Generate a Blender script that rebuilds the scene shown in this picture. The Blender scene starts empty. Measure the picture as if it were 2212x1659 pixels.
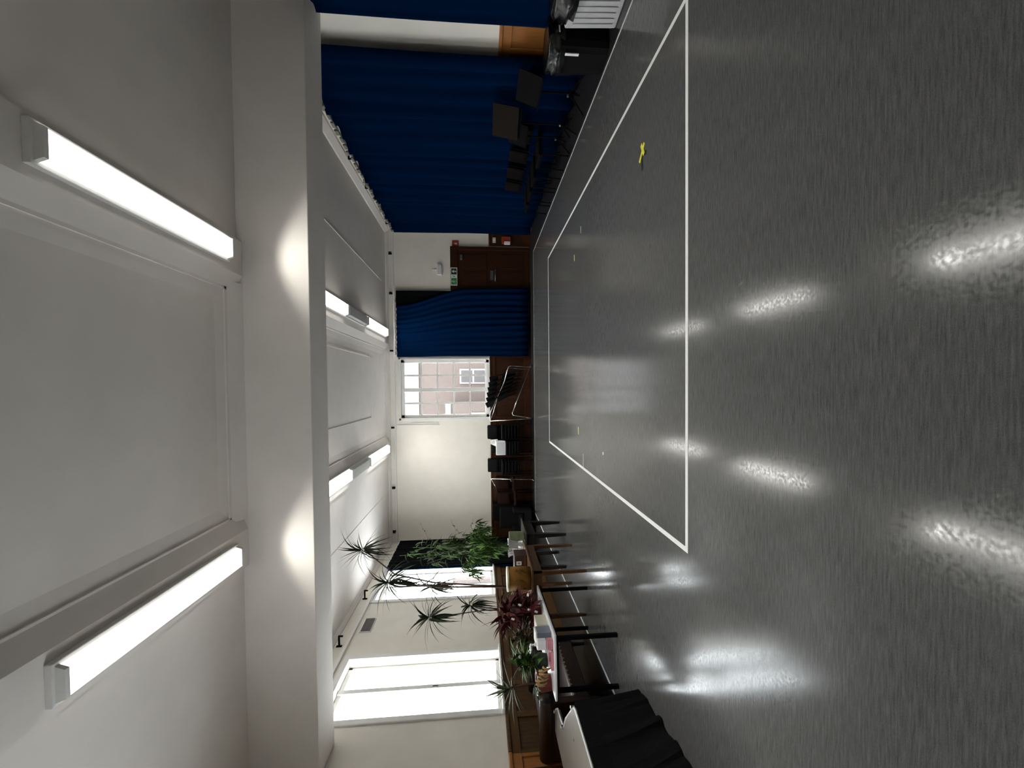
import bpy, math, random
from mathutils import Vector, Matrix, Euler

random.seed(7)
scene = bpy.context.scene
col = scene.collection
PI = math.pi

# ------------------------------------------------------------------ camera
cam_d = bpy.data.cameras.new('camera')
cam = bpy.data.objects.new('camera', cam_d)
col.objects.link(cam)
scene.camera = cam
cam_d.sensor_fit = 'HORIZONTAL'
cam_d.sensor_width = 36.0
cam_d.lens = 36.0 * 900.0 / 2212.0
cam_d.shift_x = (1106.0 - 1114.0) / 2212.0
cam_d.shift_y = (855.2 - 829.5) / 2212.0
cam_d.clip_start = 0.05
cam_d.clip_end = 200
PITCH, YAW, ROLL, HEIGHT = 0.0856, -0.0229, 0.0109, 1.55
fw = Vector((math.sin(YAW) * math.cos(PITCH), math.cos(YAW) * math.cos(PITCH), -math.sin(PITCH)))
rt = Vector((math.cos(YAW), -math.sin(YAW), 0))
dn = fw.cross(rt)
rt2 = math.cos(ROLL) * rt + math.sin(ROLL) * dn
dn2 = -math.sin(ROLL) * rt + math.cos(ROLL) * dn
# the phone was held sideways: the picture's right edge points to the floor
cam.matrix_world = Matrix(((dn2.x, rt2.x, -fw.x, 0), (dn2.y, rt2.y, -fw.y, 0),
                           (dn2.z, rt2.z, -fw.z, HEIGHT), (0, 0, 0, 1)))

# ------------------------------------------------------------------ world and exposure
world = bpy.data.worlds.new('overcast_sky')
scene.world = world
world.use_nodes = True
wb = world.node_tree.nodes['Background']
wb.inputs[0].default_value = (0.93, 0.97, 1.0, 1)
wb.inputs[1].default_value = 8.0
LAMP_POWER = 15.0
scene.view_settings.view_transform = 'Standard'
scene.view_settings.look = 'None'
scene.view_settings.exposure = 0.9
scene.view_settings.gamma = 1.0
scene.view_settings.use_curve_mapping = False
scene.cycles.max_bounces = 7
scene.cycles.diffuse_bounces = 4
scene.cycles.glossy_bounces = 3
scene.cycles.adaptive_threshold = 0.02


# ------------------------------------------------------------------ materials
def mat(name, color, rough=0.6, metal=0.0, spec=0.5, var=0.0, scale=20.0, stretch=None, bump=0.0, color2=None,
        emit=None, sheen=0.0, coat=0.0):
    m = bpy.data.materials.new(name)
    m.use_nodes = True
    nt = m.node_tree
    b = nt.nodes['Principled BSDF']
    b.inputs['Base Color'].default_value = (*color, 1)
    b.inputs['Roughness'].default_value = rough
    b.inputs['Metallic'].default_value = metal
    b.inputs['Specular IOR Level'].default_value = spec
    b.inputs['Sheen Weight'].default_value = sheen
    b.inputs['Coat Weight'].default_value = coat
    if emit:
        b.inputs['Emission Color'].default_value = (*emit[0], 1)
        b.inputs['Emission Strength'].default_value = emit[1]
    if var or bump or color2:
        tc = nt.nodes.new('ShaderNodeTexCoord')
        mp = nt.nodes.new('ShaderNodeMapping')
        if stretch:
            mp.inputs['Scale'].default_value = stretch
        nz = nt.nodes.new('ShaderNodeTexNoise')
        nz.inputs['Scale'].default_value = scale
        nz.inputs['Detail'].default_value = 6
        nt.links.new(tc.outputs['Object'], mp.inputs[0])
        nt.links.new(mp.outputs[0], nz.inputs['Vector'])
        if var or color2:
            mx = nt.nodes.new('ShaderNodeMix')
            mx.data_type = 'RGBA'
            c2 = color2 if color2 else tuple(min(1, c * (1 + var)) for c in color)
            c1 = color if color2 else tuple(c * (1 - var) for c in color)
            mx.inputs[6].default_value = (*c1, 1)
            mx.inputs[7].default_value = (*c2, 1)
            rp = nt.nodes.new('ShaderNodeMapRange')
            rp.inputs['From Min'].default_value = 0.3
            rp.inputs['From Max'].default_value = 0.7
            nt.links.new(nz.outputs['Fac'], rp.inputs['Value'])
            nt.links.new(rp.outputs[0], mx.inputs[0])
            nt.links.new(mx.outputs[2], b.inputs['Base Color'])
        if bump:
            bp = nt.nodes.new('ShaderNodeBump')
            bp.inputs['Strength'].default_value = bump
            bp.inputs['Distance'].default_value = 0.01
            nt.links.new(nz.outputs['Fac'], bp.inputs['Height'])
            nt.links.new(bp.outputs[0], b.inputs['Normal'])
    return m


def glass_mat(name):
    m = bpy.data.materials.new(name)
    m.use_nodes = True
    nt = m.node_tree
    nt.nodes.remove(nt.nodes['Principled BSDF'])
    tr = nt.nodes.new('ShaderNodeBsdfTransparent')
    tr.inputs[0].default_value = (0.95, 0.96, 0.96, 1)
    gl = nt.nodes.new('ShaderNodeBsdfGlossy')
    gl.inputs['Roughness'].default_value = 0.03
    mx = nt.nodes.new('ShaderNodeMixShader')
    mx.inputs[0].default_value = 0.06
    nt.links.new(tr.outputs[0], mx.inputs[1])
    nt.links.new(gl.outputs[0], mx.inputs[2])
    nt.links.new(mx.outputs[0], nt.nodes['Material Output'].inputs[0])
    return m


def vinyl_mat():
    m = bpy.data.materials.new('grey_vinyl')
    m.use_nodes = True
    nt = m.node_tree
    L = nt.links.new
    b = nt.nodes['Principled BSDF']
    tc = nt.nodes.new('ShaderNodeTexCoord')
    mp = nt.nodes.new('ShaderNodeMapping')
    mp.inputs['Scale'].default_value = (9, 120, 1)
    nz = nt.nodes.new('ShaderNodeTexNoise')
    nz.inputs['Scale'].default_value = 1.0
    nz.inputs['Detail'].default_value = 8
    nz.inputs['Roughness'].default_value = 0.7
    L(tc.outputs['Object'], mp.inputs[0])
    L(mp.outputs[0], nz.inputs['Vector'])
    fine = nt.nodes.new('ShaderNodeTexNoise')
    fine.inputs['Scale'].default_value = 260
    L(tc.outputs['Object'], fine.inputs['Vector'])
    add = nt.nodes.new('ShaderNodeMath')
    add.operation = 'MULTIPLY_ADD'
    add.inputs[1].default_value = 0.35
    L(fine.outputs['Fac'], add.inputs[0])
    L(nz.outputs['Fac'], add.inputs[2])
    rp = nt.nodes.new('ShaderNodeValToRGB')
    rp.color_ramp.elements[0].position = 0.45
    rp.color_ramp.elements[0].color = (0.048, 0.049, 0.049, 1)
    rp.color_ramp.elements[1].position = 0.95
    rp.color_ramp.elements[1].color = (0.150, 0.152, 0.150, 1)
    L(add.outputs[0], rp.inputs[0])
    L(rp.outputs[0], b.inputs['Base Color'])
    big = nt.nodes.new('ShaderNodeTexNoise')
    big.inputs['Scale'].default_value = 60
    big.inputs['Detail'].default_value = 8
    L(tc.outputs['Object'], big.inputs['Vector'])
    rr = nt.nodes.new('ShaderNodeMapRange')
    rr.inputs['From Min'].default_value = 0.35
    rr.inputs['From Max'].default_value = 0.65
    rr.inputs['To Min'].default_value = 0.11
    rr.inputs['To Max'].default_value = 0.20
    L(big.outputs['Fac'], rr.inputs['Value'])
    L(rr.outputs[0], b.inputs['Roughness'])
    bp = nt.nodes.new('ShaderNodeBump')
    bp.inputs['Strength'].default_value = 0.02
    bp.inputs['Distance'].default_value = 0.001
    L(add.outputs[0], bp.inputs['Height'])
    L(bp.outputs[0], b.inputs['Normal'])
    b.inputs['Specular IOR Level'].default_value = 0.32
    return m


def wood_mat(name, c1, c2, rough=0.4, stretch=(14, 14, 1.5), spec=0.5):
    return mat(name, c1, rough=rough, spec=spec, color2=c2, scale=3.0, stretch=stretch, bump=0.05)


def brick_mat():
    m = bpy.data.materials.new('weathered_brick')
    m.use_nodes = True
    nt = m.node_tree
    b = nt.nodes['Principled BSDF']
    tc = nt.nodes.new('ShaderNodeTexCoord')
    mp = nt.nodes.new('ShaderNodeMapping')
    mp.inputs['Rotation'].default_value = (PI / 2, 0, 0)
    bk = nt.nodes.new('ShaderNodeTexBrick')
    bk.inputs['Color1'].default_value = (0.055, 0.038, 0.032, 1)
    bk.inputs['Color2'].default_value = (0.072, 0.051, 0.044, 1)
    bk.inputs['Mortar'].default_value = (0.10, 0.09, 0.083, 1)
    bk.inputs['Scale'].default_value = 4.0
    nt.links.new(tc.outputs['Object'], mp.inputs[0])
    nt.links.new(mp.outputs[0], bk.inputs['Vector'])
    nt.links.new(bk.outputs['Color'], b.inputs['Base Color'])
    b.inputs['Roughness'].default_value = 0.9
    return m


M = {}
M['wall'] = mat('cream_wall_paint', (0.83, 0.79, 0.715), rough=0.75, spec=0.25, var=0.03, scale=3, bump=0.03)
M['ceiling'] = mat('white_ceiling_paint', (0.79, 0.745, 0.705), rough=0.8, spec=0.2, var=0.03, scale=2.5, bump=0.02)
M['trim'] = mat('white_gloss_paint', (0.80, 0.79, 0.77), rough=0.35, var=0.03, scale=8)
M['glass'] = glass_mat('window_glass')
M['vinyl'] = vinyl_mat()
M['floor'] = mat('dark_floor_lino', (0.022, 0.021, 0.021), rough=0.3, var=0.2, scale=9)
M['wood'] = wood_mat('shaded_panel_wood', (0.040, 0.0135, 0.0045), (0.075, 0.026, 0.009), rough=0.5, spec=0.2)  # wall panelling, darkened in the colour for shade and age
M['wood_panel'] = wood_mat('shaded_panel_field', (0.030, 0.0105, 0.004), (0.055, 0.020, 0.0075), rough=0.5, spec=0.2)
M['olive_wood'] = wood_mat('olive_brown_panel_wood', (0.070, 0.034, 0.010), (0.115, 0.058, 0.019), rough=0.5, spec=0.2)  # same panelling in a middle tone, part of the shade coloured in
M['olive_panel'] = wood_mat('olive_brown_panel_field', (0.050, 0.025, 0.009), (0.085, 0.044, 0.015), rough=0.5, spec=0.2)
M['lit_wood'] = wood_mat('lit_panel_wood', (0.28, 0.105, 0.022), (0.37, 0.15, 0.038), rough=0.4)  # same panelling where lit, brightness put into the colour
M['door'] = wood_mat('dark_red_door_wood', (0.026, 0.0085, 0.003), (0.044, 0.015, 0.0055), rough=0.5, spec=0.2)
M['table_wood'] = wood_mat('golden_table_wood', (0.085, 0.036, 0.012), (0.135, 0.060, 0.021), rough=0.4, stretch=(10, 2, 10))
M['brown_wood'] = wood_mat('brown_box_wood', (0.035, 0.014, 0.008), (0.055, 0.024, 0.013), rough=0.5)
M['dark_wood'] = mat('black_stained_wood', (0.006, 0.0048, 0.0045), rough=0.35, var=0.2, scale=12)
M['tape'] = mat('white_floor_tape', (0.80, 0.81, 0.80), rough=0.5, var=0.04, scale=30)
M['grey_tape'] = mat('worn_white_tape', (0.62, 0.63, 0.62), rough=0.5, var=0.08, scale=20)
M['yellow'] = mat('yellow_tape', (0.75, 0.72, 0.06), rough=0.5, var=0.05)
M['black'] = mat('black_plastic', (0.0035, 0.0033, 0.0042), rough=0.6, spec=0.12, var=0.1, scale=40)
M['black_tape'] = mat('black_tape', (0.006, 0.006, 0.006), rough=0.6, var=0.1)
M['metal_black'] = mat('black_painted_steel', (0.003, 0.003, 0.0034), rough=0.75, spec=0.06, var=0.1)
M['chrome'] = mat('chrome_tube', (0.82, 0.82, 0.80), rough=0.16, metal=1.0, var=0.03)
M['curtain'] = mat('navy_curtain_cloth', (0.0008, 0.0095, 0.038), rough=0.9, spec=0.0, var=0.25, scale=60, stretch=(6, 6, 1), bump=0.05, sheen=0.0)
M['curtain_dark'] = mat('near_black_cloth', (0.002, 0.003, 0.004), rough=0.9, spec=0.1, var=0.2, scale=40)  # near-black cloth, darker than the navy curtains
M['lit_edge'] = mat('window_lit_curtain_cloth', (0.004, 0.026, 0.085), rough=0.9, spec=0.0, var=0.2, scale=40)  # curtain cloth lightened, window light put into the colour
M['lining'] = mat('grey_heading_tape', (0.24, 0.23, 0.21), rough=0.8, var=0.1)
M['chair_pad'] = mat('black_chair_fabric', (0.0055, 0.0055, 0.0062), rough=0.8, spec=0.1, var=0.2, scale=80, bump=0.05)
M['chair_dark'] = mat('black_brown_fabric', (0.0055, 0.0042, 0.0042), rough=0.85, spec=0.05, var=0.2, scale=60)
M['chair_brown'] = mat('dark_brown_leatherette', (0.017, 0.006, 0.004), rough=0.7, spec=0.08, var=0.2, scale=30, bump=0.05)
M['chair_seat'] = mat('charcoal_seat_fabric', (0.007, 0.0066, 0.0068), rough=0.8, spec=0.1, var=0.2, scale=80)
M['leather'] = mat('brown_leather', (0.022, 0.010, 0.007), rough=0.38, var=0.25, scale=18, bump=0.12)
M['nail'] = mat('brass_nail', (0.50, 0.33, 0.16), rough=0.3, metal=1.0, var=0.05)
M['maroon'] = mat('maroon_leatherette', (0.025, 0.004, 0.004), rough=0.4, var=0.2, scale=20)
M['white_plastic'] = mat('white_plastic', (0.80, 0.80, 0.82), rough=0.35, var=0.03)
M['bin_grey'] = mat('pale_grey_plastic', (0.50, 0.50, 0.51), rough=0.45, var=0.06, scale=12)
M['bag'] = mat('black_bin_bag', (0.004, 0.0048, 0.0052), rough=0.22, var=0.2, scale=15, bump=0.4)
M['paper'] = mat('white_paper', (0.80, 0.80, 0.78), rough=0.7, var=0.03)
M['ink'] = mat('grey_print', (0.30, 0.30, 0.31), rough=0.7, var=0.05)
M['box_grey'] = mat('light_grey_card', (0.56, 0.57, 0.57), rough=0.6, var=0.03)
M['cream_card'] = mat('cream_card', (0.60, 0.58, 0.47), rough=0.6, var=0.05)
M['blue_card'] = mat('slate_blue_card', (0.20, 0.22, 0.28), rough=0.6, var=0.05)
M['pink'] = mat('pink_liquid_plastic', (0.55, 0.22, 0.27), rough=0.3, var=0.05)
M['brown_card'] = mat('brown_folder_card', (0.017, 0.013, 0.0105), rough=0.85, spec=0.05, var=0.1)
M['foil'] = mat('silver_foil', (0.80, 0.80, 0.79), rough=0.25, metal=0.5, var=0.05, scale=20, bump=0.5)
M['green_wrap'] = mat('green_striped_wrap', (0.14, 0.19, 0.08), rough=0.4, color2=(0.30, 0.33, 0.22), scale=8, stretch=(1, 1, 12))
M['basket'] = mat('tan_paper_wrap', (0.17, 0.080, 0.014), rough=0.75, spec=0.15, var=0.18, scale=16, bump=0.15)
M['basket_rim'] = mat('cream_rim', (0.75, 0.68, 0.48), rough=0.5, var=0.05)
M['terracotta'] = mat('red_plastic_pot', (0.16, 0.022, 0.018), rough=0.4, var=0.12, scale=12)
M['dark_pot'] = mat('dark_green_pot', (0.015, 0.03, 0.02), rough=0.5, var=0.1)
M['soil'] = mat('potting_soil', (0.028, 0.018, 0.012), rough=0.95, var=0.4, scale=60, bump=0.5)
M['stem'] = mat('brown_plant_stem', (0.09, 0.042, 0.026), rough=0.7, var=0.25, scale=60, stretch=(1, 1, 3))
M['green_stem'] = mat('green_plant_stem', (0.09, 0.15, 0.05), rough=0.6, var=0.2)
M['leaf'] = mat('mid_green_leaf', (0.036, 0.085, 0.015), rough=0.65, spec=0.15, var=0.45, scale=6)
M['leaf_bright'] = mat('bright_green_leaf', (0.080, 0.175, 0.026), rough=0.65, spec=0.15, var=0.4, scale=6)
M['leaf_dark'] = mat('dark_olive_leaf', (0.026, 0.036, 0.016), rough=0.6, spec=0.2, var=0.4, scale=8)
M['leaf_grey'] = mat('grey_green_leaf', (0.075, 0.105, 0.050), rough=0.55, spec=0.3, var=0.35, scale=8)
M['leaf_red'] = mat('wine_red_leaf', (0.072, 0.008, 0.011), rough=0.6, spec=0.2, var=0.5, scale=6)
M['leaf_olive'] = mat('brown_olive_leaf', (0.060, 0.038, 0.010), rough=0.6, spec=0.2, var=0.4, scale=8)
M['pod'] = mat('mustard_pod', (0.30, 0.19, 0.065), rough=0.55, var=0.15, scale=20)
M['sign_green'] = mat('green_sign_face', (0.03, 0.20, 0.06), rough=0.4, var=0.03)
M['sign_dark'] = mat('dark_sign_face', (0.008, 0.02, 0.010), rough=0.4, var=0.03)
M['sign_white'] = mat('sign_white', (0.62, 0.66, 0.60), rough=0.4, var=0.03)
M['red_sign'] = mat('red_notice', (0.36, 0.05, 0.025), rough=0.45, var=0.15, scale=20)
M['steel'] = mat('brushed_steel', (0.62, 0.60, 0.55), rough=0.3, metal=1.0, var=0.05)
M['vent'] = mat('grey_vent_metal', (0.13, 0.115, 0.115), rough=0.6, var=0.1)
M['fixture'] = mat('white_enamel', (0.70, 0.69, 0.67), rough=0.4, var=0.03)
M['dead_diffuser'] = mat('unlit_grey_diffuser', (0.52, 0.52, 0.50), rough=0.45, var=0.04)
for tube, glow in (('worn', 1.7), ('good', 5.5), ('new', 8.5)):  # glow set per lamp to balance wall brightness, not by tube age
    M['diffuser_' + tube] = mat('lit_diffuser_' + tube + '_tube', (0.9, 0.9, 0.88), rough=0.5, emit=((1.0, 0.985, 0.93), glow))
M['brick'] = brick_mat()
M['render'] = mat('pale_render', (0.17, 0.165, 0.16), rough=0.9, var=0.06)
M['upper'] = mat('pale_grey_upper_render', (0.15, 0.147, 0.144), rough=0.9, var=0.06)
M['slate'] = mat('grey_pavement', (0.25, 0.25, 0.25), rough=0.9, var=0.1)
M['far_glass'] = mat('far_window_glass', (0.06, 0.055, 0.055), rough=0.5, spec=0.2, var=0.05)
M['cream_top'] = mat('cream_laminate', (0.24, 0.222, 0.195), rough=0.3, var=0.03)
M['black_cloth'] = mat('black_drape_cloth', (0.0028, 0.0028, 0.0036), rough=0.8, spec=0.12, var=0.2, scale=70, bump=0.04)


# ------------------------------------------------------------------ geometry helpers
class MB:
    def __init__(s):
        s.v = []
        s.f = []

    def add(s, vs, fs):
        o = len(s.v)
        s.v += [tuple(p) for p in vs]
        s.f += [tuple(i + o for i in f) for f in fs]
        return s

    def box(s, x0, x1, y0, y1, z0, z1):
        vs = [(x0, y0, z0), (x1, y0, z0), (x1, y1, z0), (x0, y1, z0), (x0, y0, z1), (x1, y0, z1), (x1, y1, z1), (x0, y1, z1)]
        return s.add(vs, [(0, 3, 2, 1), (4, 5, 6, 7), (0, 1, 5, 4), (1, 2, 6, 5), (2, 3, 7, 6), (3, 0, 4, 7)])

    def tube(s, pts, r, n=8, r1=None, caps=True):
        pts = [Vector(p) for p in pts]
        k = len(pts)
        vs = []
        prev = None
        for i, p in enumerate(pts):
            d = (pts[min(i + 1, k - 1)] - pts[max(i - 1, 0)]).normalized()
            if prev is None:
                a = Vector((0, 0, 1)) if abs(d.z) < 0.9 else Vector((1, 0, 0))
                u = d.cross(a).normalized()
            else:
                u = (prev - d * prev.dot(d)).normalized()
            prev = u
            w = d.cross(u)
            rr = r if r1 is None else r + (r1 - r) * i / max(1, k - 1)
            for j in range(n):
                t = 2 * PI * j / n
                vs.append(p + u * (rr * math.cos(t)) + w * (rr * math.sin(t)))
        fs = []
        for i in range(k - 1):
            for j in range(n):
                a, b = i * n + j, i * n + (j + 1) % n
                fs.append((a, b, b + n, a + n))
        if caps:
            fs.append(tuple(reversed(range(n))))
            fs.append(tuple((k - 1) * n + j for j in range(n)))
        return s.add(vs, fs)

    def lathe(s, prof, n=20, cx=0, cy=0, wob=None):
        vs, fs = [], []
        for i, (r, z) in enumerate(prof):
            for j in range(n):
                t = 2 * PI * j / n
                k = wob(i, t) if wob else 1.0
                vs.append((cx + r * k * math.cos(t), cy + r * k * math.sin(t), z))
        for i in range(len(prof) - 1):
            for j in range(n):
                a, b = i * n + j, i * n + (j + 1) % n
                fs.append((a, b, b + n, a + n))
        fs.append(tuple(reversed(range(n))))
        fs.append(tuple((len(prof) - 1) * n + j for j in range(n)))
        return s.add(vs, fs)

    def prism(s, poly, axis, a, b):
        """polygon given in the two other axes, pushed along axis from a to b"""
        def P(p, t):
            return {'x': (t, p[0], p[1]), 'y': (p[0], t, p[1]), 'z': (p[0], p[1], t)}[axis]
        n = len(poly)
        vs = [P(p, a) for p in poly] + [P(p, b) for p in poly]
        fs = [tuple(range(n)), tuple(reversed(range(n, 2 * n)))]
        fs += [(i, i + n, (i + 1) % n + n, (i + 1) % n) for i in range(n)]
        return s.add(vs, fs)

    def grid(s, rows):
        n = len(rows[0])
        vs = [p for r in rows for p in r]
        fs = []
        for i in range(len(rows) - 1):
            for j in range(n - 1):
                a = i * n + j
                fs.append((a, a + 1, a + 1 + n, a + n))
        return s.add(vs, fs)

    def mesh(s, name, m, smooth=False):
        me = bpy.data.meshes.new(name)
        me.from_pydata(s.v, [], s.f)
        me.materials.append(m)
        if smooth:
            for p in me.polygons:
                p.use_smooth = True
        me.validate()
        # consistent outward faces
        import bmesh
        bm = bmesh.new()
        bm.from_mesh(me)
        bmesh.ops.recalc_face_normals(bm, faces=bm.faces)
        bm.to_mesh(me)
        bm.free()
        return me


def obj(name, mb, m, parent=None, smooth=False, bevel=0.0, seg=2, thick=0.0, subsurf=0):
    me = mb if isinstance(mb, bpy.types.Mesh) else mb.mesh(name, m, smooth)
    o = bpy.data.objects.new(name, me)
    col.objects.link(o)
    if parent:
        o.parent = parent
    if thick:
        md = o.modifiers.new('thickness', 'SOLIDIFY')
        md.thickness = thick
    if bevel:
        md = o.modifiers.new('bevel', 'BEVEL')
        md.width = bevel
        md.segments = seg
        md.limit_method = 'ANGLE'
    if subsurf:
        md = o.modifiers.new('subsurf', 'SUBSURF')
        md.levels = md.render_levels = subsurf
    return o


def tag(o, label=None, cat=None, group=None, kind=None):
    if label:
        o['label'] = label
    if cat:
        o['category'] = cat
    if group:
        o['group'] = group
    if kind:
        o['kind'] = kind
    return o


def thing(name, label, cat, loc=(0, 0, 0), rz=0.0, group=None):
    o = bpy.data.objects.new(name, None)
    o.empty_display_size = 0.1
    col.objects.link(o)
    o.location = loc
    o.rotation_euler = (0, 0, rz)
    return tag(o, label, cat, group)


def struct(name, mb, m, label=None, **k):
    return tag(obj(name, mb, m, **k), label, None, None, 'structure')


def dup(root, matrix=None, loc=None, rz=0.0, label=None):
    r = root.copy()
    col.objects.link(r)
    if matrix is not None:
        r.matrix_world = matrix
    else:
        r.location = loc
        r.rotation_euler = (0, 0, rz)
    if label:
        r['label'] = label
    for ch in root.children:
        c = ch.copy()
        col.objects.link(c)
        c.parent = r
        for g in ch.children:
            d = g.copy()
            col.objects.link(d)
            d.parent = c
    return r


def B(*a):
    return MB().box(*a)


# ------------------------------------------------------------------ room shell
XL, XR, YF, YB = -4.70, 4.75, 12.80, -2.60
CZ = 4.31

struct('floor', B(XL - 0.3, XR + 0.3, YB - 0.3, YF + 0.3, -0.2, 0.0), M['floor'])
struct('floor_vinyl', B(-3.64, 3.80, YB + 0.1, 11.80, 0.0, 0.003), M['vinyl'],
       'grey brushed dance vinyl covering most of the hall floor')

# ceiling profile pushed along the room
prof = [(XL - 0.3, 4.31), (-2.04, 4.31), (-2.04, 4.25), (-1.62, 4.25), (-1.46, 4.325), (-1.44, 4.325), (-1.44, 4.34), (-1.31, 4.36),
        (0.97, 4.36), (1.10, 4.34), (1.10, 4.325), (1.13, 4.325), (1.29, 4.25), (1.68, 4.25), (1.68, 4.31), (XR + 0.3, 4.31),
        (XR + 0.3, 4.62), (XL - 0.3, 4.62)]
ceiling = struct('ceiling', MB().prism(prof, 'y', YB - 0.3, YF + 0.3), M['ceiling'])
# coved ends and the bead frame of the middle coffer, each bay
for y0, y1, n in ((12.45, 12.8, 1), (5.60, 5.95, -1), (4.71, 5.06, 1)):
    a, b = (y0, y1) if n > 0 else (y1, y0)
    obj('cove', MB().prism([(a, 4.36), (a + n * 0.13, 4.34), (a + n * 0.13, 4.325), (a + n * 0.17, 4.325), (b, 4.25), (b, 4.37)], 'x', -1.5, 1.2),
        M['ceiling'], ceiling)
for x0, x1, y0, y1 in ((-0.80, 0.82, 5.95, 11.05),):
    for q in ((x0, x0 + 0.035, y0, y1), (x1 - 0.035, x1, y0, y1), (x0, x1, y1 - 0.05, y1)):
        obj('panel_bead', B(*q, 4.348, 4.362), M['ceiling'], ceiling)
for x in (-3.10, 3.05):
    obj('panel_bead', B(x - 0.014, x + 0.014, 5.6, 12.2, 4.300, 4.312), M['ceiling'], ceiling)

struct('trim_1', B(XL, XR, 5.06, 5.59, 3.515, 4.40), M['ceiling'], 'deep white downstand beam crossing the hall ceiling', bevel=0.008)


def wall_boxes(mb, horiz, lo, hi, t0, t1, z0, z1, holes):
    """wall running along 'x' or 'y' from lo to hi; t0..t1 is its thickness; holes are (a, b, z0, z1)"""
    def bx(a, b, c, d):
        if b - a < 1e-4 or d - c < 1e-4:
            return
        if horiz == 'x':
            mb.box(a, b, t0, t1, c, d)
        else:
            mb.box(t0, t1, a, b, c, d)
    cur = lo
    for (a, b, c, d) in sorted(holes):
        bx(cur, a, z0, z1)
        bx(a, b, z0, c)
        bx(a, b, d, z1)
        cur = b
    bx(cur, hi, z0, z1)
    return mb


W_FAR = (-0.93, 0.83, 1.27, 3.92)
W_L1 = (5.95, 7.29, 1.27, 3.84)
W_L2 = (9.30, 10.85, 1.27, 3.90)
W_L3 = (1.20, 2.40, 1.27, 3.70)
wall_far = struct('wall_far', wall_boxes(MB(), 'x', XL - 0.3, XR + 0.3, YF, YF + 0.28, 0, 4.4, [W_FAR]), M['wall'])
wall_left = struct('wall_left', wall_boxes(MB(), 'y', YB - 0.3, YF, XL - 0.28, XL, 0, 4.4, [W_L1, W_L2, W_L3]), M['wall'])
wall_right = struct('wall_right', B(XR, XR + 0.28, YB - 0.3, YF, 0, 4.4), M['wall'])
wall_back = struct('wall_back', B(XL - 0.3, XR + 0.3, YB - 0.3, YB, 0, 4.4), M['wall'])


# wainscot: top rail, bottom rail, stiles and sunk panels as parts of each wall
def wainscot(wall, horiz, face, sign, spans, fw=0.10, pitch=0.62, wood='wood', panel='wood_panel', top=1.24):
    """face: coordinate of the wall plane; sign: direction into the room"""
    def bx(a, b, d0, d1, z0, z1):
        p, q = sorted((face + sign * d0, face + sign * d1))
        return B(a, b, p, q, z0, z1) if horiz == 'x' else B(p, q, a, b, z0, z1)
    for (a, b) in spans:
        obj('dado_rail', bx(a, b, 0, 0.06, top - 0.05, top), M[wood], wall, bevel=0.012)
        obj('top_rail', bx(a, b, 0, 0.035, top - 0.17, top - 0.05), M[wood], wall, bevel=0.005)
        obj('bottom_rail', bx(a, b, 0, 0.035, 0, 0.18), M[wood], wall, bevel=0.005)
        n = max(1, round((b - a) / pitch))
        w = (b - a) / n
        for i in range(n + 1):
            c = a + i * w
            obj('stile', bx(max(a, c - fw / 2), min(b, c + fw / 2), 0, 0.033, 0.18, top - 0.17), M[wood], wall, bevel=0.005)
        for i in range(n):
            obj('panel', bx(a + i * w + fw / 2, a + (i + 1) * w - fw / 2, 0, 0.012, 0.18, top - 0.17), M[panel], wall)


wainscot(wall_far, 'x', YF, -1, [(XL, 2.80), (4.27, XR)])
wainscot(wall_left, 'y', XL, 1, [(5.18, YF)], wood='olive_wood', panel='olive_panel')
wainscot(wall_left, 'y', XL, 1, [(YB, 5.18)], wood='lit_wood', panel='lit_wood')
wainscot(wall_right, 'y', XR, -1, [(4.4, 7.5)], wood='lit_wood', panel='lit_wood', pitch=0.75)

# picture rail and frieze trim
rail_far = struct('trim_2', B(XL, XR, YF - 0.045, YF, 4.075, 4.115), M['trim'], 'white picture rail along the far wall', bevel=0.008)
struct('trim_3', B(XL, XL + 0.05, 5.59, YF, 3.985, 4.035), M['trim'], 'white picture rail along the window wall', bevel=0.008)
struct('trim_4', MB().prism([(YF, 4.31), (YF - 0.09, 4.31), (YF - 0.09, 4.285), (YF - 0.03, 4.235), (YF, 4.235)], 'x', XL, XR), M['ceiling'],
       'small cornice along the top of the far wall')
struct('trim_5', MB().prism([(XL, 4.31), (XL + 0.09, 4.31), (XL + 0.09, 4.285), (XL + 0.03, 4.235), (XL, 4.235)], 'y', 5.59, YF), M['ceiling'],
       'small cornice along the top of the window wall')
struct('trim_6', MB().prism([(XR, 4.31), (XR - 0.16, 4.31), (XR - 0.16, 4.28), (XR - 0.06, 4.19), (XR, 4.19)], 'y', 5.59, YF), M['ceiling'],
       'stepped cornice above the long blue curtain')


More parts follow.
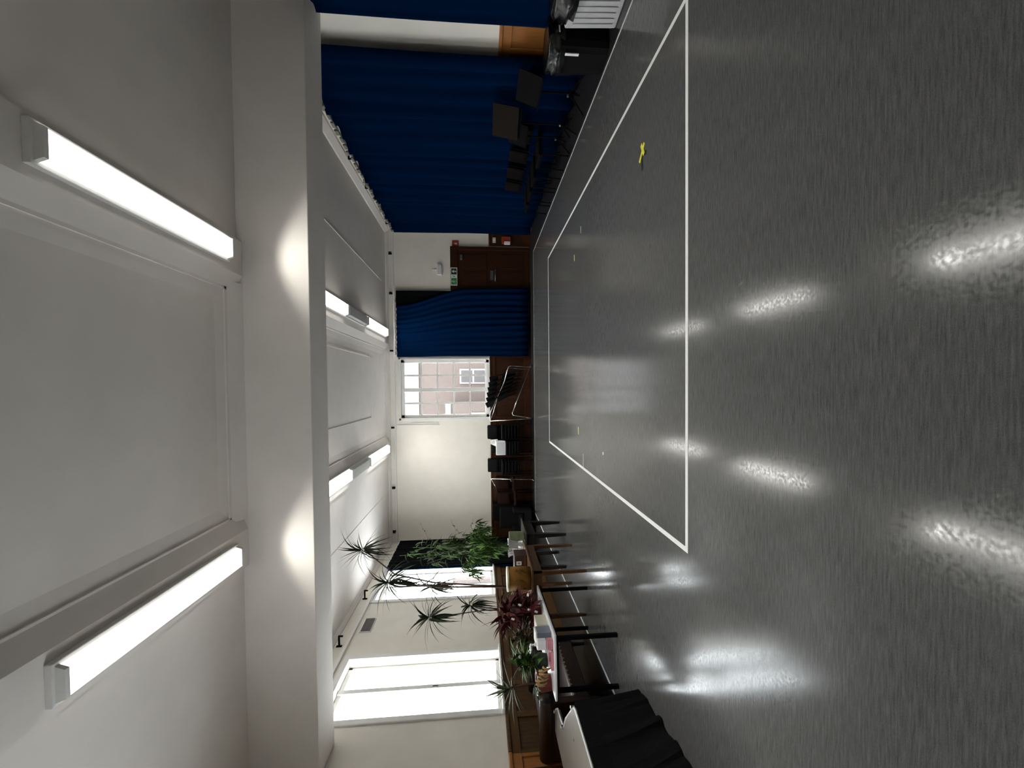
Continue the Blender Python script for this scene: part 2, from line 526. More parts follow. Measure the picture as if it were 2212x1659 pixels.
# ------------------------------------------------------------------ windows
def far_window():
    x0, x1, z0, z1 = W_FAR
    w = tag(bpy.data.objects.new('window_1', None), 'white many-paned sash window in the far wall', None, None, 'structure')
    col.objects.link(w)
    w.location = (0, YF, 0)
    T = M['trim']
    # architrave on the wall face
    obj('architrave', B(x0 - 0.07, x0, -0.03, 0.0, z0 - 0.02, z1 + 0.06), T, w, bevel=0.008)
    obj('architrave', B(x1, x1 + 0.07, -0.03, 0.0, z0 - 0.02, z1 + 0.06), T, w, bevel=0.008)
    obj('architrave', B(x0 - 0.07, x1 + 0.07, -0.03, 0.0, z1, z1 + 0.07), T, w, bevel=0.008)
    obj('sill', B(x0 - 0.09, x1 + 0.09, -0.075, 0.10, z0 - 0.03, z0), T, w, bevel=0.008)
    # box frame in the opening
    d0, d1 = 0.06, 0.14
    for q in ((x0, x0 + 0.09, z0, z1), (x1 - 0.09, x1, z0, z1), (x0, x1, z1 - 0.10, z1), (x0, x1, z0, z0 + 0.09)):
        obj('frame', B(q[0], q[1], d0, d1, q[2], q[3]), T, w, bevel=0.006)
    xm = (x0 + x1) / 2 - 0.03
    obj('mullion', B(xm - 0.055, xm + 0.055, d0 - 0.02, d1, z0, z1), T, w, bevel=0.006)
    zr = [z0 + 0.09 + i * (z1 - z0 - 0.19) / 5 for i in range(6)]
    for a, b in ((x0 + 0.09, xm - 0.055), (xm + 0.055, x1 - 0.09)):
        s = obj('sash', B(a, b, d0 + 0.02, d1 - 0.02, z0 + 0.09, z0 + 0.12), T, w)
        m = (a + b) / 2
        obj('glazing_bar', B(m - 0.027, m + 0.027, d0 + 0.015, d1 - 0.02, z0 + 0.09, z1 - 0.1), T, w)
        for z in zr[1:5]:
            obj('glazing_bar', B(a, b, d0 + 0.02, d1 - 0.02, z - 0.026, z + 0.026), T, w)
        for i in range(5):
            for p, q in ((a, m), (m, b)):
                obj('pane', B(p + 0.015, q - 0.015, 0.098, 0.102, zr[i] + 0.01, zr[i + 1] - 0.01), M['glass'], w)


def side_window(n, hole, label):
    y0, y1, z0, z1 = hole
    w = tag(bpy.data.objects.new('window_%d' % n, None), label, None, None, 'structure')
    col.objects.link(w)
    w.location = (XL, 0, 0)
    T = M['trim']
    obj('architrave', B(0.0, 0.03, y0 - 0.10, y0, z0 - 0.02, z1 + 0.09), T, w, bevel=0.008)
    obj('architrave', B(0.0, 0.03, y1, y1 + 0.10, z0 - 0.02, z1 + 0.09), T, w, bevel=0.008)
    obj('architrave', B(0.0, 0.03, y0, y1, z1, z1 + 0.10), T, w, bevel=0.008)
    obj('sill', B(-0.10, 0.09, y0 - 0.1, y1 + 0.1, z0 - 0.035, z0), T, w, bevel=0.008)
    d0, d1 = -0.20, -0.13
    for q in ((y0, y0 + 0.05, z0, z1), (y1 - 0.05, y1, z0, z1), (y0, y1, z1 - 0.07, z1), (y0, y1, z0, z0 + 0.06)):
        obj('frame', B(d0, d1, q[0], q[1], q[2], q[3]), T, w, bevel=0.006)
    ym = (y0 + y1) / 2 + 0.06
    obj('mullion', B(d0 - 0.01, d1 + 0.03, ym - 0.045, ym + 0.045, z0, z1), T, w, bevel=0.006)
    for a, b in ((y0 + 0.05, ym - 0.045), (ym + 0.045, y1 - 0.05)):
        obj('pane', B(-0.168, -0.163, a, b, z0 + 0.06, z1 - 0.07), M['glass'], w)
    obj('latch', B(-0.13, -0.10, ym - 0.012, ym + 0.012, z0 + 1.0, z0 + 1.09), M['steel'], w)


far_window()
side_window(2, W_L1, 'bright white window nearest the camera in the left wall')
side_window(3, W_L2, 'bright white window behind the tall plants in the left wall')
side_window(4, W_L3, 'white window in the left wall beside the camera')

# ------------------------------------------------------------------ outside
yard = struct('pavement', B(-40, 40, 13.1, 40, -3.2, -3.0), M['slate'], 'grey pavement outside the far window')
bld = thing('brick_building', 'pinkish brick building seen through the far window', 'building', (0, 21.0, -3.0))
obj('wall', B(-9.5, 9.0, 0, 4, 0, 7.6), M['brick'], bld)
obj('upper_wall', B(-9.5, 9.0, 0.1, 4, 7.6, 16.0), M['upper'], bld)
obj('string_course', B(-9.6, 9.1, -0.12, 0.1, 7.55, 7.75), M['render'], bld)
obj('side_wing', B(-9.5, -0.75, -1.5, -0.0, 0, 6.0), M['brick'], bld)
obj('band', B(-9.5, -0.7, -1.56, -1.45, 5.9, 6.15), M['render'], bld)
for bx0, bz0 in ((0.15, 4.2), (1.55, 4.2), (0.15, 1.8), (1.55, 1.8)):
    wnd = obj('window', B(bx0, bx0 + 0.75, -0.05, 0.03, bz0, bz0 + 1.35), M['render'], bld)
    obj('pane', B(bx0 + 0.08, bx0 + 0.67, -0.06, -0.045, bz0 + 0.08, bz0 + 0.63), M['far_glass'], wnd)
    obj('pane', B(bx0 + 0.08, bx0 + 0.67, -0.06, -0.045, bz0 + 0.72, bz0 + 1.27), M['far_glass'], wnd)
for bx0 in (-2.1, -3.7):
    wnd = obj('window', B(bx0, bx0 + 0.9, -1.55, -1.48, 3.6, 5.0), M['render'], bld)
    obj('pane', B(bx0 + 0.08, bx0 + 0.82, -1.56, -1.545, 3.7, 4.9), M['far_glass'], wnd)


# ------------------------------------------------------------------ ceiling lights
def ceiling_light(label, x, y0, y1, w=0.22, lit=True, tube='worn', spread=124, boost=1.0, added_spot=0.0):
    L = y1 - y0
    t = thing('ceiling_light', label, 'light', (x, (y0 + y1) / 2, 4.25), 0, 'fluorescent ceiling lights')
    h = L / 2
    obj('housing', B(-w / 2 - 0.03, w / 2 + 0.03, -h - 0.05, h + 0.05, -0.045, 0.0), M['fixture'], t, bevel=0.006)
    sec = [(-w / 2, -0.045), (-w / 2 + 0.02, -0.100), (w / 2 - 0.02, -0.100), (w / 2, -0.045)]
    obj('diffuser', MB().prism(sec, 'y', -h, h), M['diffuser_' + tube] if lit else M['dead_diffuser'], t)
    cap = [(-w / 2 - 0.006, -0.044), (-w / 2 + 0.016, -0.104), (w / 2 - 0.016, -0.104), (w / 2 + 0.006, -0.044)]
    for s in (-1, 1):
        obj('end_cap', MB().prism(cap, 'y', s * h, s * (h + 0.03)), M['fixture'], t)
    if lit:
        ld = bpy.data.lights.new('tube_light', 'AREA')
        ld.shape = 'RECTANGLE'
        ld.size = w - 0.05
        ld.size_y = L - 0.04
        ld.energy = LAMP_POWER * boost * L / 1.92
        ld.color = (1.0, 0.985, 0.92)
        ld.spread = math.radians(spread)
        lo = bpy.data.objects.new('tube_light', ld)
        col.objects.link(lo)
        lo.parent = t
        lo.location = (0, 0, -0.106)
        if added_spot:
            # added spot, not the tube itself, throws a cone of light onto the beam
            sd = bpy.data.lights.new('added_spot_light', 'SPOT')
            sd.energy = added_spot
            sd.color = (1.0, 0.99, 0.90)
            sd.spot_size = math.radians(124)
            sd.spot_blend = 0.38
            sd.shadow_soft_size = 0.08
            so_ = bpy.data.objects.new('added_spot_light', sd)
            col.objects.link(so_)
            so_.parent = t
            so_.location = (0, h - 0.06, -0.112)
    return t


ceiling_light('long lit ceiling strip light over the curtain side, in front of the beam', 1.50, 2.80, 4.70, boost=1.0, added_spot=13)
ceiling_light('long lit ceiling strip light over the window side, in front of the beam', -1.835, 2.82, 4.73, boost=0.85, added_spot=12)
ceiling_light('lit strip light just beyond the beam on the curtain side', 1.565, 6.70, 8.60, tube='good', spread=132, boost=0.65)
ceiling_light('lit strip light just beyond the beam on the window side', -1.775, 6.75, 8.68, tube='new', spread=132, boost=0.65)
ceiling_light('unlit grey strip light between the two lit ones, curtain side', 1.57, 8.74, 9.98, lit=False)
ceiling_light('unlit grey strip light between the two lit ones, window side', -1.775, 8.80, 9.96, lit=False)
ceiling_light('lit strip light touching the far wall, curtain side', 1.58, 10.20, 12.24, w=0.21, tube='good', boost=0.75)
ceiling_light('lit strip light touching the far wall, window side', -1.77, 10.17, 12.20, tube='new', boost=0.7)


# ------------------------------------------------------------------ curtains
def pleats(width, height, n_folds, amp, rnd, rows=10, left=None, right=None, hem=0.0, top=None):
    """cloth hanging in the local xz plane, folds in y"""
    R = random.Random(rnd)
    ncol = n_folds * 8 + 1
    ph = [R.uniform(-0.6, 0.6) for _ in range(n_folds + 2)]
    am = [R.uniform(0.45, 1.0) for _ in range(n_folds + 2)]
    g = []
    for i in range(rows + 1):
        v = i / rows
        row = []
        a = left(v) if left else 0.0
        b = right(v) if right else width
        for j in range(ncol):
            u = j / (ncol - 1)
            k = u * n_folds
            ki = int(k)
            fr = k - ki
            s = fr * fr * (3 - 2 * fr)
            A = am[ki] * (1 - s) + am[min(ki + 1, n_folds + 1)] * s
            P = ph[ki] * (1 - s) + ph[min(ki + 1, n_folds + 1)] * s
            d = math.sin(2 * PI * k + P) * amp * A * (0.55 + 0.45 * v)
            d += 0.35 * amp * math.sin(2 * PI * k * 0.37 + 1.7 * P + 1.5 * v)
            x = a + (b - a) * u + 0.02 * math.sin(5 * v + 7 * u) * v
            z = (top(x) if top else height) * (1 - v) + (hem * R.uniform(-1, 1) if i == rows else 0)
            row.append((x, d, z))
        g.append(row)
    return MB().grid(g)


# long curtain along the right wall (local x runs along the wall, away from the camera)
ct = thing('long_curtain', 'very long navy blue curtain hanging along the right wall', 'curtain', (4.57, 5.88, 0.03), PI / 2)
obj('cloth', pleats(6.62, 3.97, 17, 0.12, 3, rows=10), M['curtain'], ct, smooth=True, thick=0.004)
for i in range(26):
    if i % 1 == 0:
        yy = 0.9 + i * 0.22
        obj('heading_tab', B(yy, yy + 0.13, 0.03, 0.06, 3.955, 4.01 + 0.012 * math.sin(i * 2.1)), M['lining'], ct)
ct2 = thing('near_curtain', 'navy curtain at the edge of the picture beside the bins', 'curtain', (4.60, 2.9, 0.03), PI / 2)
obj('cloth', pleats(2.50, 3.97, 10, 0.045, 5, rows=8, top=lambda x: 3.97 if x < 2.10 else 3.47), M['curtain'], ct2, smooth=True, thick=0.004)
tr = thing('curtain_track', 'white curtain track above the long blue curtain', 'curtain track', (4.62, 5.6, 4.03))
obj('rail', B(-0.03, 0.03, 0, 7.1, 0, 0.035), M['trim'], tr, bevel=0.006)
for yy in (2.2, 3.9, 5.6):
    obj('bracket', B(-0.02, 0.13, yy, yy + 0.04, 0.03, 0.06), M['trim'], tr)

# curtains on the far wall between window and door
dk = thing('dark_curtain', 'black-green curtain hanging behind the blue one by the door', 'curtain', (0.95, 12.66, 0.10))
obj('cloth', pleats(1.92, 3.90, 9, 0.03, 11, rows=6), M['curtain_dark'], dk, smooth=True, thick=0.004)


def swoop(v):
    # right edge of the blue curtain: pulled in at the top, bulging lower down
    if v < 0.55:
        t = v / 0.55
        return 1.50 + 0.52 * (t * t * (3 - 2 * t))
    return 2.02 + 0.05 * math.sin((v - 0.55) * 4)


bl = thing('blue_curtain', 'royal blue curtain pulled between the far window and the door', 'curtain', (0.90, 12.53, 0.07))
obj('cloth', pleats(2.0, 3.90, 11, 0.035, 21, rows=14, left=lambda v: 0.0 + 0.03 * v, right=swoop), M['curtain'], bl, smooth=True, thick=0.004)
for i in range(9):
    obj('heading_tab', B(0.06 + i * 0.16, 0.15 + i * 0.16, -0.01, 0.02, 3.89, 3.945), M['lining'], bl)
tr2 = thing('curtain_track', 'short white curtain track over the royal blue curtain', 'curtain track', (0.80, 12.53, 4.015))
obj('rail', B(0, 2.15, -0.02, 0.02, 0, 0.035), M['trim'], tr2, bevel=0.006)
for xx in (0.25, 1.75):
    obj('bracket', B(xx, xx + 0.03, 0.0, 0.27, 0.02, 0.045), M['trim'], tr2)

# dark curtain in the far left corner beside the plant window
cl = thing('corner_curtain', 'dark navy curtain in the far corner beside the plant window', 'curtain', (-4.645, 10.72, 0.06), PI / 2)
obj('cloth', pleats(1.88, 3.90, 10, 0.022, 31, rows=8), M['curtain_dark'], cl, smooth=True, thick=0.004)
obj('lit_edge', pleats(0.34, 3.88, 3, 0.025, 33, rows=8).mesh('lit_edge', M['lit_edge'], True), M['lit_edge'], cl)
cl.children[-1].location = (-0.03, -0.07, 0)

# ------------------------------------------------------------------ floor markings
t = thing('tape_rectangle', 'large white tape rectangle marked on the grey vinyl floor', 'floor tape', (0, 0, 0.003))
for q in ((-1.27, 2.87, 2.985, 3.025), (-1.27, 2.87, 9.23, 9.265), (-1.27, -1.23, 3.025, 9.23), (2.83, 2.87, 3.025, 9.23)):
    obj('strip', B(*q, 0, 0.0015), M['tape'], t)
t = thing('edge_tape', 'thin worn white tape along the edges of the vinyl', 'floor tape', (0, 0, 0.003))
for q in ((-3.665, -3.625, YB + 0.2, 11.8), (3.795, 3.825, YB + 0.2, 11.8), (-3.665, 3.825, 11.785, 11.815)):
    obj('strip', B(*q, 0, 0.0012), M['grey_tape'], t)
for i, (x, y, a, l, w, mm, lab) in enumerate((
        (2.36, 6.25, 0.0, 0.10, 0.02, 'grey_tape', 'tiny white tape tick furthest towards the blue curtain'),
        (2.07, 6.69, 0.1, 0.10, 0.03, 'yellow', 'small pale yellow tape scrap near the taped corner by the curtain'),
        (-0.71, 6.47, 0.1, 0.12, 0.03, 'yellow', 'small yellow tape scrap inside the rectangle, window side'),
        (-0.86, 5.15, 0.3, 0.035, 0.03, 'grey_tape', 'tiny white dot of tape on the vinyl inside the rectangle'),
        (-1.13, 6.17, 0.05, 0.20, 0.018, 'grey_tape', 'short white tape tick touching the long taped line'))):
    o = obj('tape_mark', B(-l / 2, l / 2, -w / 2, w / 2, 0, 0.0015), M[mm])
    o.location = (x, y, 0.003)
    o.rotation_euler = (0, 0, a)
    tag(o, lab, 'tape mark', 'small tape marks')
st = thing('tape_star', 'yellow and black crossed tape mark on the floor', 'tape mark', (2.18, 3.86, 0.0032))
for k, (a, mm, l, z) in enumerate(((0.05, 'black_tape', 0.26, 0), (1.2, 'black_tape', 0.18, 0.001), (2.4, 'yellow', 0.17, 0.002), (0.5, 'yellow', 0.14, 0.003))):
    o = obj('strip', B(-l / 2, l / 2, -0.019, 0.019, z, z + 0.001), M[mm], st)
    o.rotation_euler = (0, 0, a)
    o.location = (0.02 * (k - 1.5), -0.02 * (k % 2), 0)

# ------------------------------------------------------------------ far wall fittings
dr = tag(bpy.data.objects.new('door_1', None), 'dark brown fire door with push handle', None, None, 'structure')
col.objects.link(dr)
dr.location = (2.84, YF, 0)
obj('frame', B(0.0, 0.10, -0.07, 0, 0, 2.40), M['door'], dr, bevel=0.006)
obj('frame', B(1.29, 1.39, -0.07, 0, 0, 2.40), M['door'], dr, bevel=0.006)
obj('frame', B(0.10, 1.29, -0.07, 0, 2.18, 2.40), M['door'], dr, bevel=0.006)
obj('leaf', B(0.10, 1.29, -0.045, -0.005, 0.01, 2.18), M['door'], dr)
for px in (0.22, 0.74):
    for pz0, pz1 in ((0.2, 0.85), (1.3, 2.0)):
        obj('panel', B(px, px + 0.43, -0.055, -0.045, pz0, pz1), M['door'], dr, bevel=0.008)
hd = obj('push_bar', MB().tube([(0.35, -0.05, 1.02), (0.35, -0.11, 1.05), (0.70, -0.11, 1.05), (0.70, -0.05, 1.02)], 0.014), M['steel'], dr, smooth=True)
obj('handle_plate', B(0.40, 0.68, -0.056, -0.045, 1.10, 1.20), M['steel'], dr)
obj('notice', B(0.30, 0.55, -0.050, -0.045, 1.55, 1.70), M['brown_wood'], dr)
o = obj('closer', B(0.98, 1.13, -0.12, -0.045, 2.03, 2.10), M['steel'], dr, bevel=0.01)
o['label'] = 'grey door closer'
obj('label_plate', B(1.05, 1.12, -0.050, -0.045, 1.66, 1.82), M['paper'], dr)

es = thing('exit_sign', 'green fire exit sign with running man and arrow on the door frame', 'sign', (3.07, YF - 0.075, 2.29))
obj('plate', B(-0.02, 0.52, -0.012, 0, -0.10, 0.10), M['sign_white'], es, bevel=0.003)
mp = obj('man_panel', B(0.01, 0.20, -0.015, -0.012, -0.08, 0.08), M['sign_green'], es)
man = MB()
man.lathe([(0.0, -0.001), (0.014, 0.0), (0.014, 0.001), (0.0, 0.002)], 10)
man.v = [(x + 0.11, -0.0165 - z * 0.3, y + 0.055) for x, y, z in man.v]
for p, q in (((0.105, 0.04), (0.09, -0.01)), ((0.09, -0.01), (0.12, -0.03)), ((0.12, -0.03), (0.105, -0.065)), ((0.09, -0.01), (0.06, -0.03)),
             ((0.06, -0.03), (0.03, -0.03)), ((0.10, 0.03), (0.135, 0.012)), ((0.10, 0.03), (0.065, 0.015))):
    man.tube([(p[0], -0.0165, p[1]), (q[0], -0.0165, q[1])], 0.006, 6)
obj('running_man', man, M['sign_white'], mp)
ap = obj('arrow_panel', B(0.31, 0.49, -0.015, -0.012, -0.08, 0.08), M['sign_dark'], es)
obj('arrow', MB().prism([(0.385, -0.065), (0.415, -0.065), (0.415, 0.0), (0.45, 0.0), (0.40, 0.065), (0.35, 0.0), (0.385, 0.0)], 'y', -0.018, -0.015),
    M['sign_white'], ap)
obj('door_mark', MB().prism([(0.235, -0.03), (0.25, -0.03), (0.265, 0.01), (0.28, 0.02), (0.265, 0.03), (0.24, 0.0)], 'y', -0.015, -0.012), M['sign_dark'], es)

em = thing('emergency_light', 'white bulkhead emergency light on the wall above the door', 'light', (3.36, YF, 2.64))
obj('housing', B(0, 0.34, -0.07, 0, 0, 0.16), M['white_plastic'], em, bevel=0.03, seg=3)
obj('lens', B(0.03, 0.31, -0.085, -0.07, 0.02, 0.14), M['box_grey'], em, bevel=0.012)
obj('conduit', B(0.16, 0.19, -0.02, 0, 0.16, 0.32), M['white_plastic'], em)
rs = thing('fire_notice', 'small red fire notice on the wall beside the door', 'sign', (4.24, YF, 2.14))
obj('plate', B(0, 0.19, -0.008, 0, 0, 0.20), M['red_sign'], rs)
obj('symbol', MB().prism([(0.05, 0.05), (0.12, 0.05), (0.10, 0.15), (0.07, 0.11)], 'y', -0.010, -0.008), M['cream_card'], rs)
sw = thing('switch_plate', 'cream switch plate on the wood panelling by the door', 'switch', (4.36, YF - 0.036, 1.02))
obj('plate', B(0, 0.16, -0.02, 0, 0, 0.10), M['cream_card'], sw, bevel=0.006)
obj('rocker', B(0.05, 0.11, -0.028, -0.02, 0.02, 0.08), M['white_plastic'], sw)
cp = thing('call_point', 'red fire call box with pale cover by the door', 'alarm box', (4.33, YF - 0.036, 0.57))
obj('body', B(0, 0.20, -0.09, 0, 0, 0.27), M['red_sign'], cp, bevel=0.01)
obj('cover', B(-0.03, 0.05, -0.12, -0.02, 0.02, 0.20), M['white_plastic'], cp, bevel=0.008)
cd = thing('wall_conduit', 'white cable trunking running down beside the far window', 'conduit', (-1.15, YF, 2.80))
obj('trunking', B(-0.02, 0.02, -0.025, 0, 0, 1.25), M['trim'], cd)
obj('trunking', B(0.05, 0.08, -0.02, 0, 0.02, 0.85), M['trim'], cd)

vt = thing('wall_vent', 'dark grey ventilation grille high on the left wall', 'vent', (XL, 8.13, 3.71))
obj('frame', B(0, 0.02, -0.02, 0.45, -0.015, 0.20), M['trim'], vt)
obj('backing', B(0.02, 0.024, 0.0, 0.43, 0.0, 0.18), M['vent'], vt)
for i in range(7):
    obj('slat', B(0.02, 0.034, 0.0, 0.43, 0.012 + i * 0.025, 0.026 + i * 0.025), M['vent'], vt)


# black brackets on the frieze
def wall_bracket(loc, rz, label, L=0.17):
    t = thing('wall_bracket', label, 'bracket', loc, rz, 'black brackets on the frieze')
    obj('plate', B(-0.025, 0.025, 0, 0.012, -0.05, 0.05), M['metal_black'], t)
    obj('arm', B(-0.014, 0.014, 0.0, L, -0.014, 0.014), M['metal_black'], t)
    obj('tip', B(-0.012, 0.012, L - 0.024, L, -0.07, 0.014), M['metal_black'], t)


for x, lab in ((3.99, 'black bracket on the far frieze above the door'), (2.81, 'black bracket on the far frieze at the top corner of the royal blue curtain'),
               (1.10, 'black bracket on the far frieze between royal blue curtain and window'),
               (-1.21, 'black bracket on the far frieze left of the far window'), (-3.02, 'black bracket on the far frieze above the empty wall'),
               (-4.35, 'black bracket on the far frieze in the plant corner')):
    wall_bracket((x, YF, 4.175), PI, lab)
wall_bracket((XL, 7.72, 4.15), -PI / 2, 'large black bracket on the left frieze above the vent', 0.20)
wall_bracket((XL, 9.42, 4.15), -PI / 2, 'large black bracket on the left frieze above the plant window', 0.20)
for y, lab in ((8.75, 'black bracket above the nearer end of the long curtain'), (10.0, 'black bracket above the middle of the long curtain'),
               (12.1, 'black bracket above the far end of the long curtain')):
    wall_bracket((XR, y, 4.13), PI / 2, lab, 0.15)


# ------------------------------------------------------------------ chairs
def make_chair(label, pad, seatm, legm, group):
    """stacking chair, origin on the floor, sitter looks towards -y"""
    t = thing('stacking_chair', label, 'chair', group=group)
    obj('seat', B(-0.21, 0.21, -0.21, 0.20, 0.43, 0.475), seatm, t, bevel=0.02, seg=2)
    bk = MB()
    rows = []
    for i in range(5):
        v = i / 4
        rows.append([(-0.19 + 0.38 * j / 6, 0.235 + 0.05 * v - 0.035 * (1 - ((j - 3) / 3) ** 2) * -1, 0.55 + 0.32 * v) for j in range(7)])
    bk.grid(rows)
    obj('backrest', bk, pad, t, smooth=True, thick=0.035)
    for s in (-1, 1):
        obj('leg', MB().tube([(s * 0.20, -0.19, 0.43), (s * 0.21, -0.21, 0.0)], 0.011, 6), legm, t)
        obj('leg', MB().tube([(s * 0.20, 0.30, 0.86), (s * 0.20, 0.24, 0.52), (s * 0.205, 0.17, 0.40), (s * 0.21, 0.25, 0.0)], 0.011, 6), legm, t)
    obj('seat_frame', MB().tube([(-0.20, -0.19, 0.42), (0.20, -0.19, 0.42), (0.20, 0.18, 0.42), (-0.20, 0.18, 0.42), (-0.20, -0.19, 0.42)], 0.010, 6), legm, t)
    return t


base = make_chair('', M['chair_pad'], M['chair_seat'], M['metal_black'], 'black chairs stacked at the far wall')
first = True
ordw = ['bottom', 'second', 'third', 'fourth', 'fifth', 'top']
for sx, sy, rz, n, dz, nm in ((-1.33, 12.30, 0.10, 6, 0.093, 'stack nearest the chrome trolley'), (-1.80, 12.36, -0.05, 5, 0.085, 'middle stack under the white box'),
                              (-2.36, 12.30, -0.02, 6, 0.093, 'stack furthest from the window')):
    for k in range(n):
        w = 'top' if k == n - 1 else ordw[k]
        lab = 'black padded chair, %s in the %s' % (w, nm)
        loc = (sx, sy - 0.022 * k, k * dz)
        if first:
            c = base
            c.location = loc
            c.rotation_euler = (0, 0, rz)
            c['label'] = lab
            first = False
        else:
            c = dup(base, loc=loc, rz=rz, label=lab)

# box and paper on the middle stack
bxw = thing('white_box', 'white box with grey face on the middle chair stack', 'box', (-1.80, 12.15, 0.817))
obj('body', B(-0.21, 0.21, 0, 0.16, 0, 0.28), M['paper'], bxw, bevel=0.01)
obj('face', B(-0.18, 0.17, -0.004, 0, 0.03, 0.25), M['box_grey'], bxw)
pp = obj('paper_sheet', MB().prism([(-0.10, -0.10), (0.13, -0.04), (0.06, 0.16), (-0.06, 0.13)], 'y', 0, 0.004), M['paper'])
pp.location = (-1.67, 12.29, 1.115)
pp.rotation_euler = (-0.15, 0.25, 0)
tag(pp, 'white printed sheet standing behind the white box', 'paper')
for i in range(2):
    ln = obj('text_line', B(-0.03, 0.06, -0.002, -0.0005, 0.02 + i * 0.04, 0.032 + i * 0.04), M['ink'], pp)


# chrome trolley with folded chairs
def bend(pts, r=0.10, n=4):
    out = [Vector(pts[0])]
    for i in range(1, len(pts) - 1):
        p, a, b = Vector(pts[i]), Vector(pts[i - 1]), Vector(pts[i + 1])
        d0, d1 = (a - p).normalized(), (b - p).normalized()
        q0, q1 = p + d0 * min(r, (a - p).length / 2), p + d1 * min(r, (b - p).length / 2)
        for k in range(n + 1):
            u = k / n
            out.append(q0 * (1 - u) ** 2 + p * 2 * u * (1 - u) + q1 * u * u)
    out.append(Vector(pts[-1]))
    return out


ty = thing('chair_trolley', 'chrome tube chair trolley under the far window', 'trolley', (0, 12.22, 0))
obj('front_rail', MB().tube(bend([(0.56, 0, 0.06), (0.61, 0, 0.70), (0.12, 0, 0.84), (-0.78, 0.10, 1.25), (-1.02, 0.1, 1.26)], 0.08), 0.014), M['chrome'], ty, smooth=True)
obj('upright', MB().tube([(-1.02, 0.1, 1.27), (-0.96, -0.02, 0.03)], 0.016), M['chrome'], ty, smooth=True)
obj('lower_rail', MB().tube(bend([(0.52, -0.02, 0.10), (-0.84, -0.05, 0.63), (-0.90, -0.05, 0.30), (-0.94, -0.05, 0.05)], 0.09), 0.016), M['chrome'], ty, smooth=True)
obj('rear_rail', MB().tube(bend([(0.50, 0.35, 0.06), (0.56, 0.35, 0.70), (-0.30, 0.38, 1.0), (-0.98, 0.4, 1.22)], 0.08), 0.010), M['chrome'], ty, smooth=True)
for s, x in ((0, 0.60), (1, -0.95)):
    obj('foot', MB().tube([(x, -0.08, 0.03), (x, 0.42, 0.03)], 0.018), M['chrome'], ty, smooth=True)
    for yy in (-0.06, 0.40):
        obj('castor', MB().tube([(x - 0.015, yy, 0.028), (x + 0.015, yy, 0.028)], 0.026, 10), M['black'], ty)

fold_group = 'folded chairs on the chrome trolley'


def folded_chair(label):
    t = thing('folding_chair', label, 'chair', group=fold_group)
    for s in (-1, 1):
        obj('side_tube', MB().tube([(0.0, s * 0.2, 0.0), (0.02, s * 0.2, 0.5), (-0.01, s * 0.19, 0.98)], 0.011, 6), M['metal_black'], t)
    obj('back_pad', B(-0.035, 0.02, -0.20, 0.20, 0.74, 1.00), M['chair_pad'], t, bevel=0.018)
    obj('seat_pad', B(-0.015, 0.028, -0.19, 0.19, 0.22, 0.62), M['chair_seat'], t, bevel=0.015)
    obj('cross_tube', MB().tube([(0.0, -0.2, 0.10), (0.0, 0.2, 0.10)], 0.009, 6), M['metal_black'], t)
    return t


fc = folded_chair('folded black chair on the trolley, outermost on the blue curtain side')
labs = ['folded black chair on the trolley, outermost on the blue curtain side', 'folded black chair, second on the trolley from the blue curtain',
        'folded black chair, third on the trolley from the blue curtain', 'folded black chair, fourth on the trolley from the blue curtain',
        'folded black chair, fifth on the trolley from the blue curtain', 'folded black chair on the trolley, last towards the black stacks']
for k in range(6):
    x = 0.40 - 0.105 * k
    z = 0.28 + 0.042 * k * 0.9
    mw = Matrix.Translation((x, 12.42, z)) @ Matrix.Rotation(-0.20 - 0.05 * k, 4, 'Y') @ Matrix.Rotation(0.35, 4, 'Z')
    if k == 0:
        fc.matrix_world = mw
    else:
        dup(fc, matrix=mw, label=labs[k])

ty2 = thing('metal_rack', 'thin pale metal rack beside the brown chairs', 'rack', (-2.70, 12.16, 0))
obj('upright', MB().tube([(0, 0, 1.25), (-0.05, -0.02, 0.02)], 0.014), M['chrome'], ty2, smooth=True)
obj('top_bar', MB().tube([(0, 0, 1.25), (-0.44, 0.10, 1.02)], 0.013), M['chrome'], ty2, smooth=True)
obj('brace', MB().tube([(-0.02, 0, 0.70), (-0.16, 0.05, 0.62)], 0.008), M['chrome'], ty2, smooth=True)
obj('foot', MB().tube([(-0.05, -0.15, 0.02), (-0.05, 0.35, 0.02)], 0.014), M['chrome'], ty2, smooth=True)
obj('upright', MB().tube([(-0.44, 0.10, 1.02), (-0.46, 0.1, 0.0)], 0.012), M['metal_black'], ty2, smooth=True)

# brown chairs and dark armchair in the far corner
bc = make_chair('brown padded chair right behind the thin metal rack', M['chair_brown'], M['chair_brown'], M['metal_black'], 'brown padded chairs in the far corner')
bc.location = (-2.95, 12.42, 0.0)
bc.scale = (1, 1, 1.26)
b2 = dup(bc, loc=(-3.32, 12.28, 0.0), rz=0.25, label='brown padded chair between the metal rack and the black armchair')
b2.scale = (1.05, 1, 1.2)


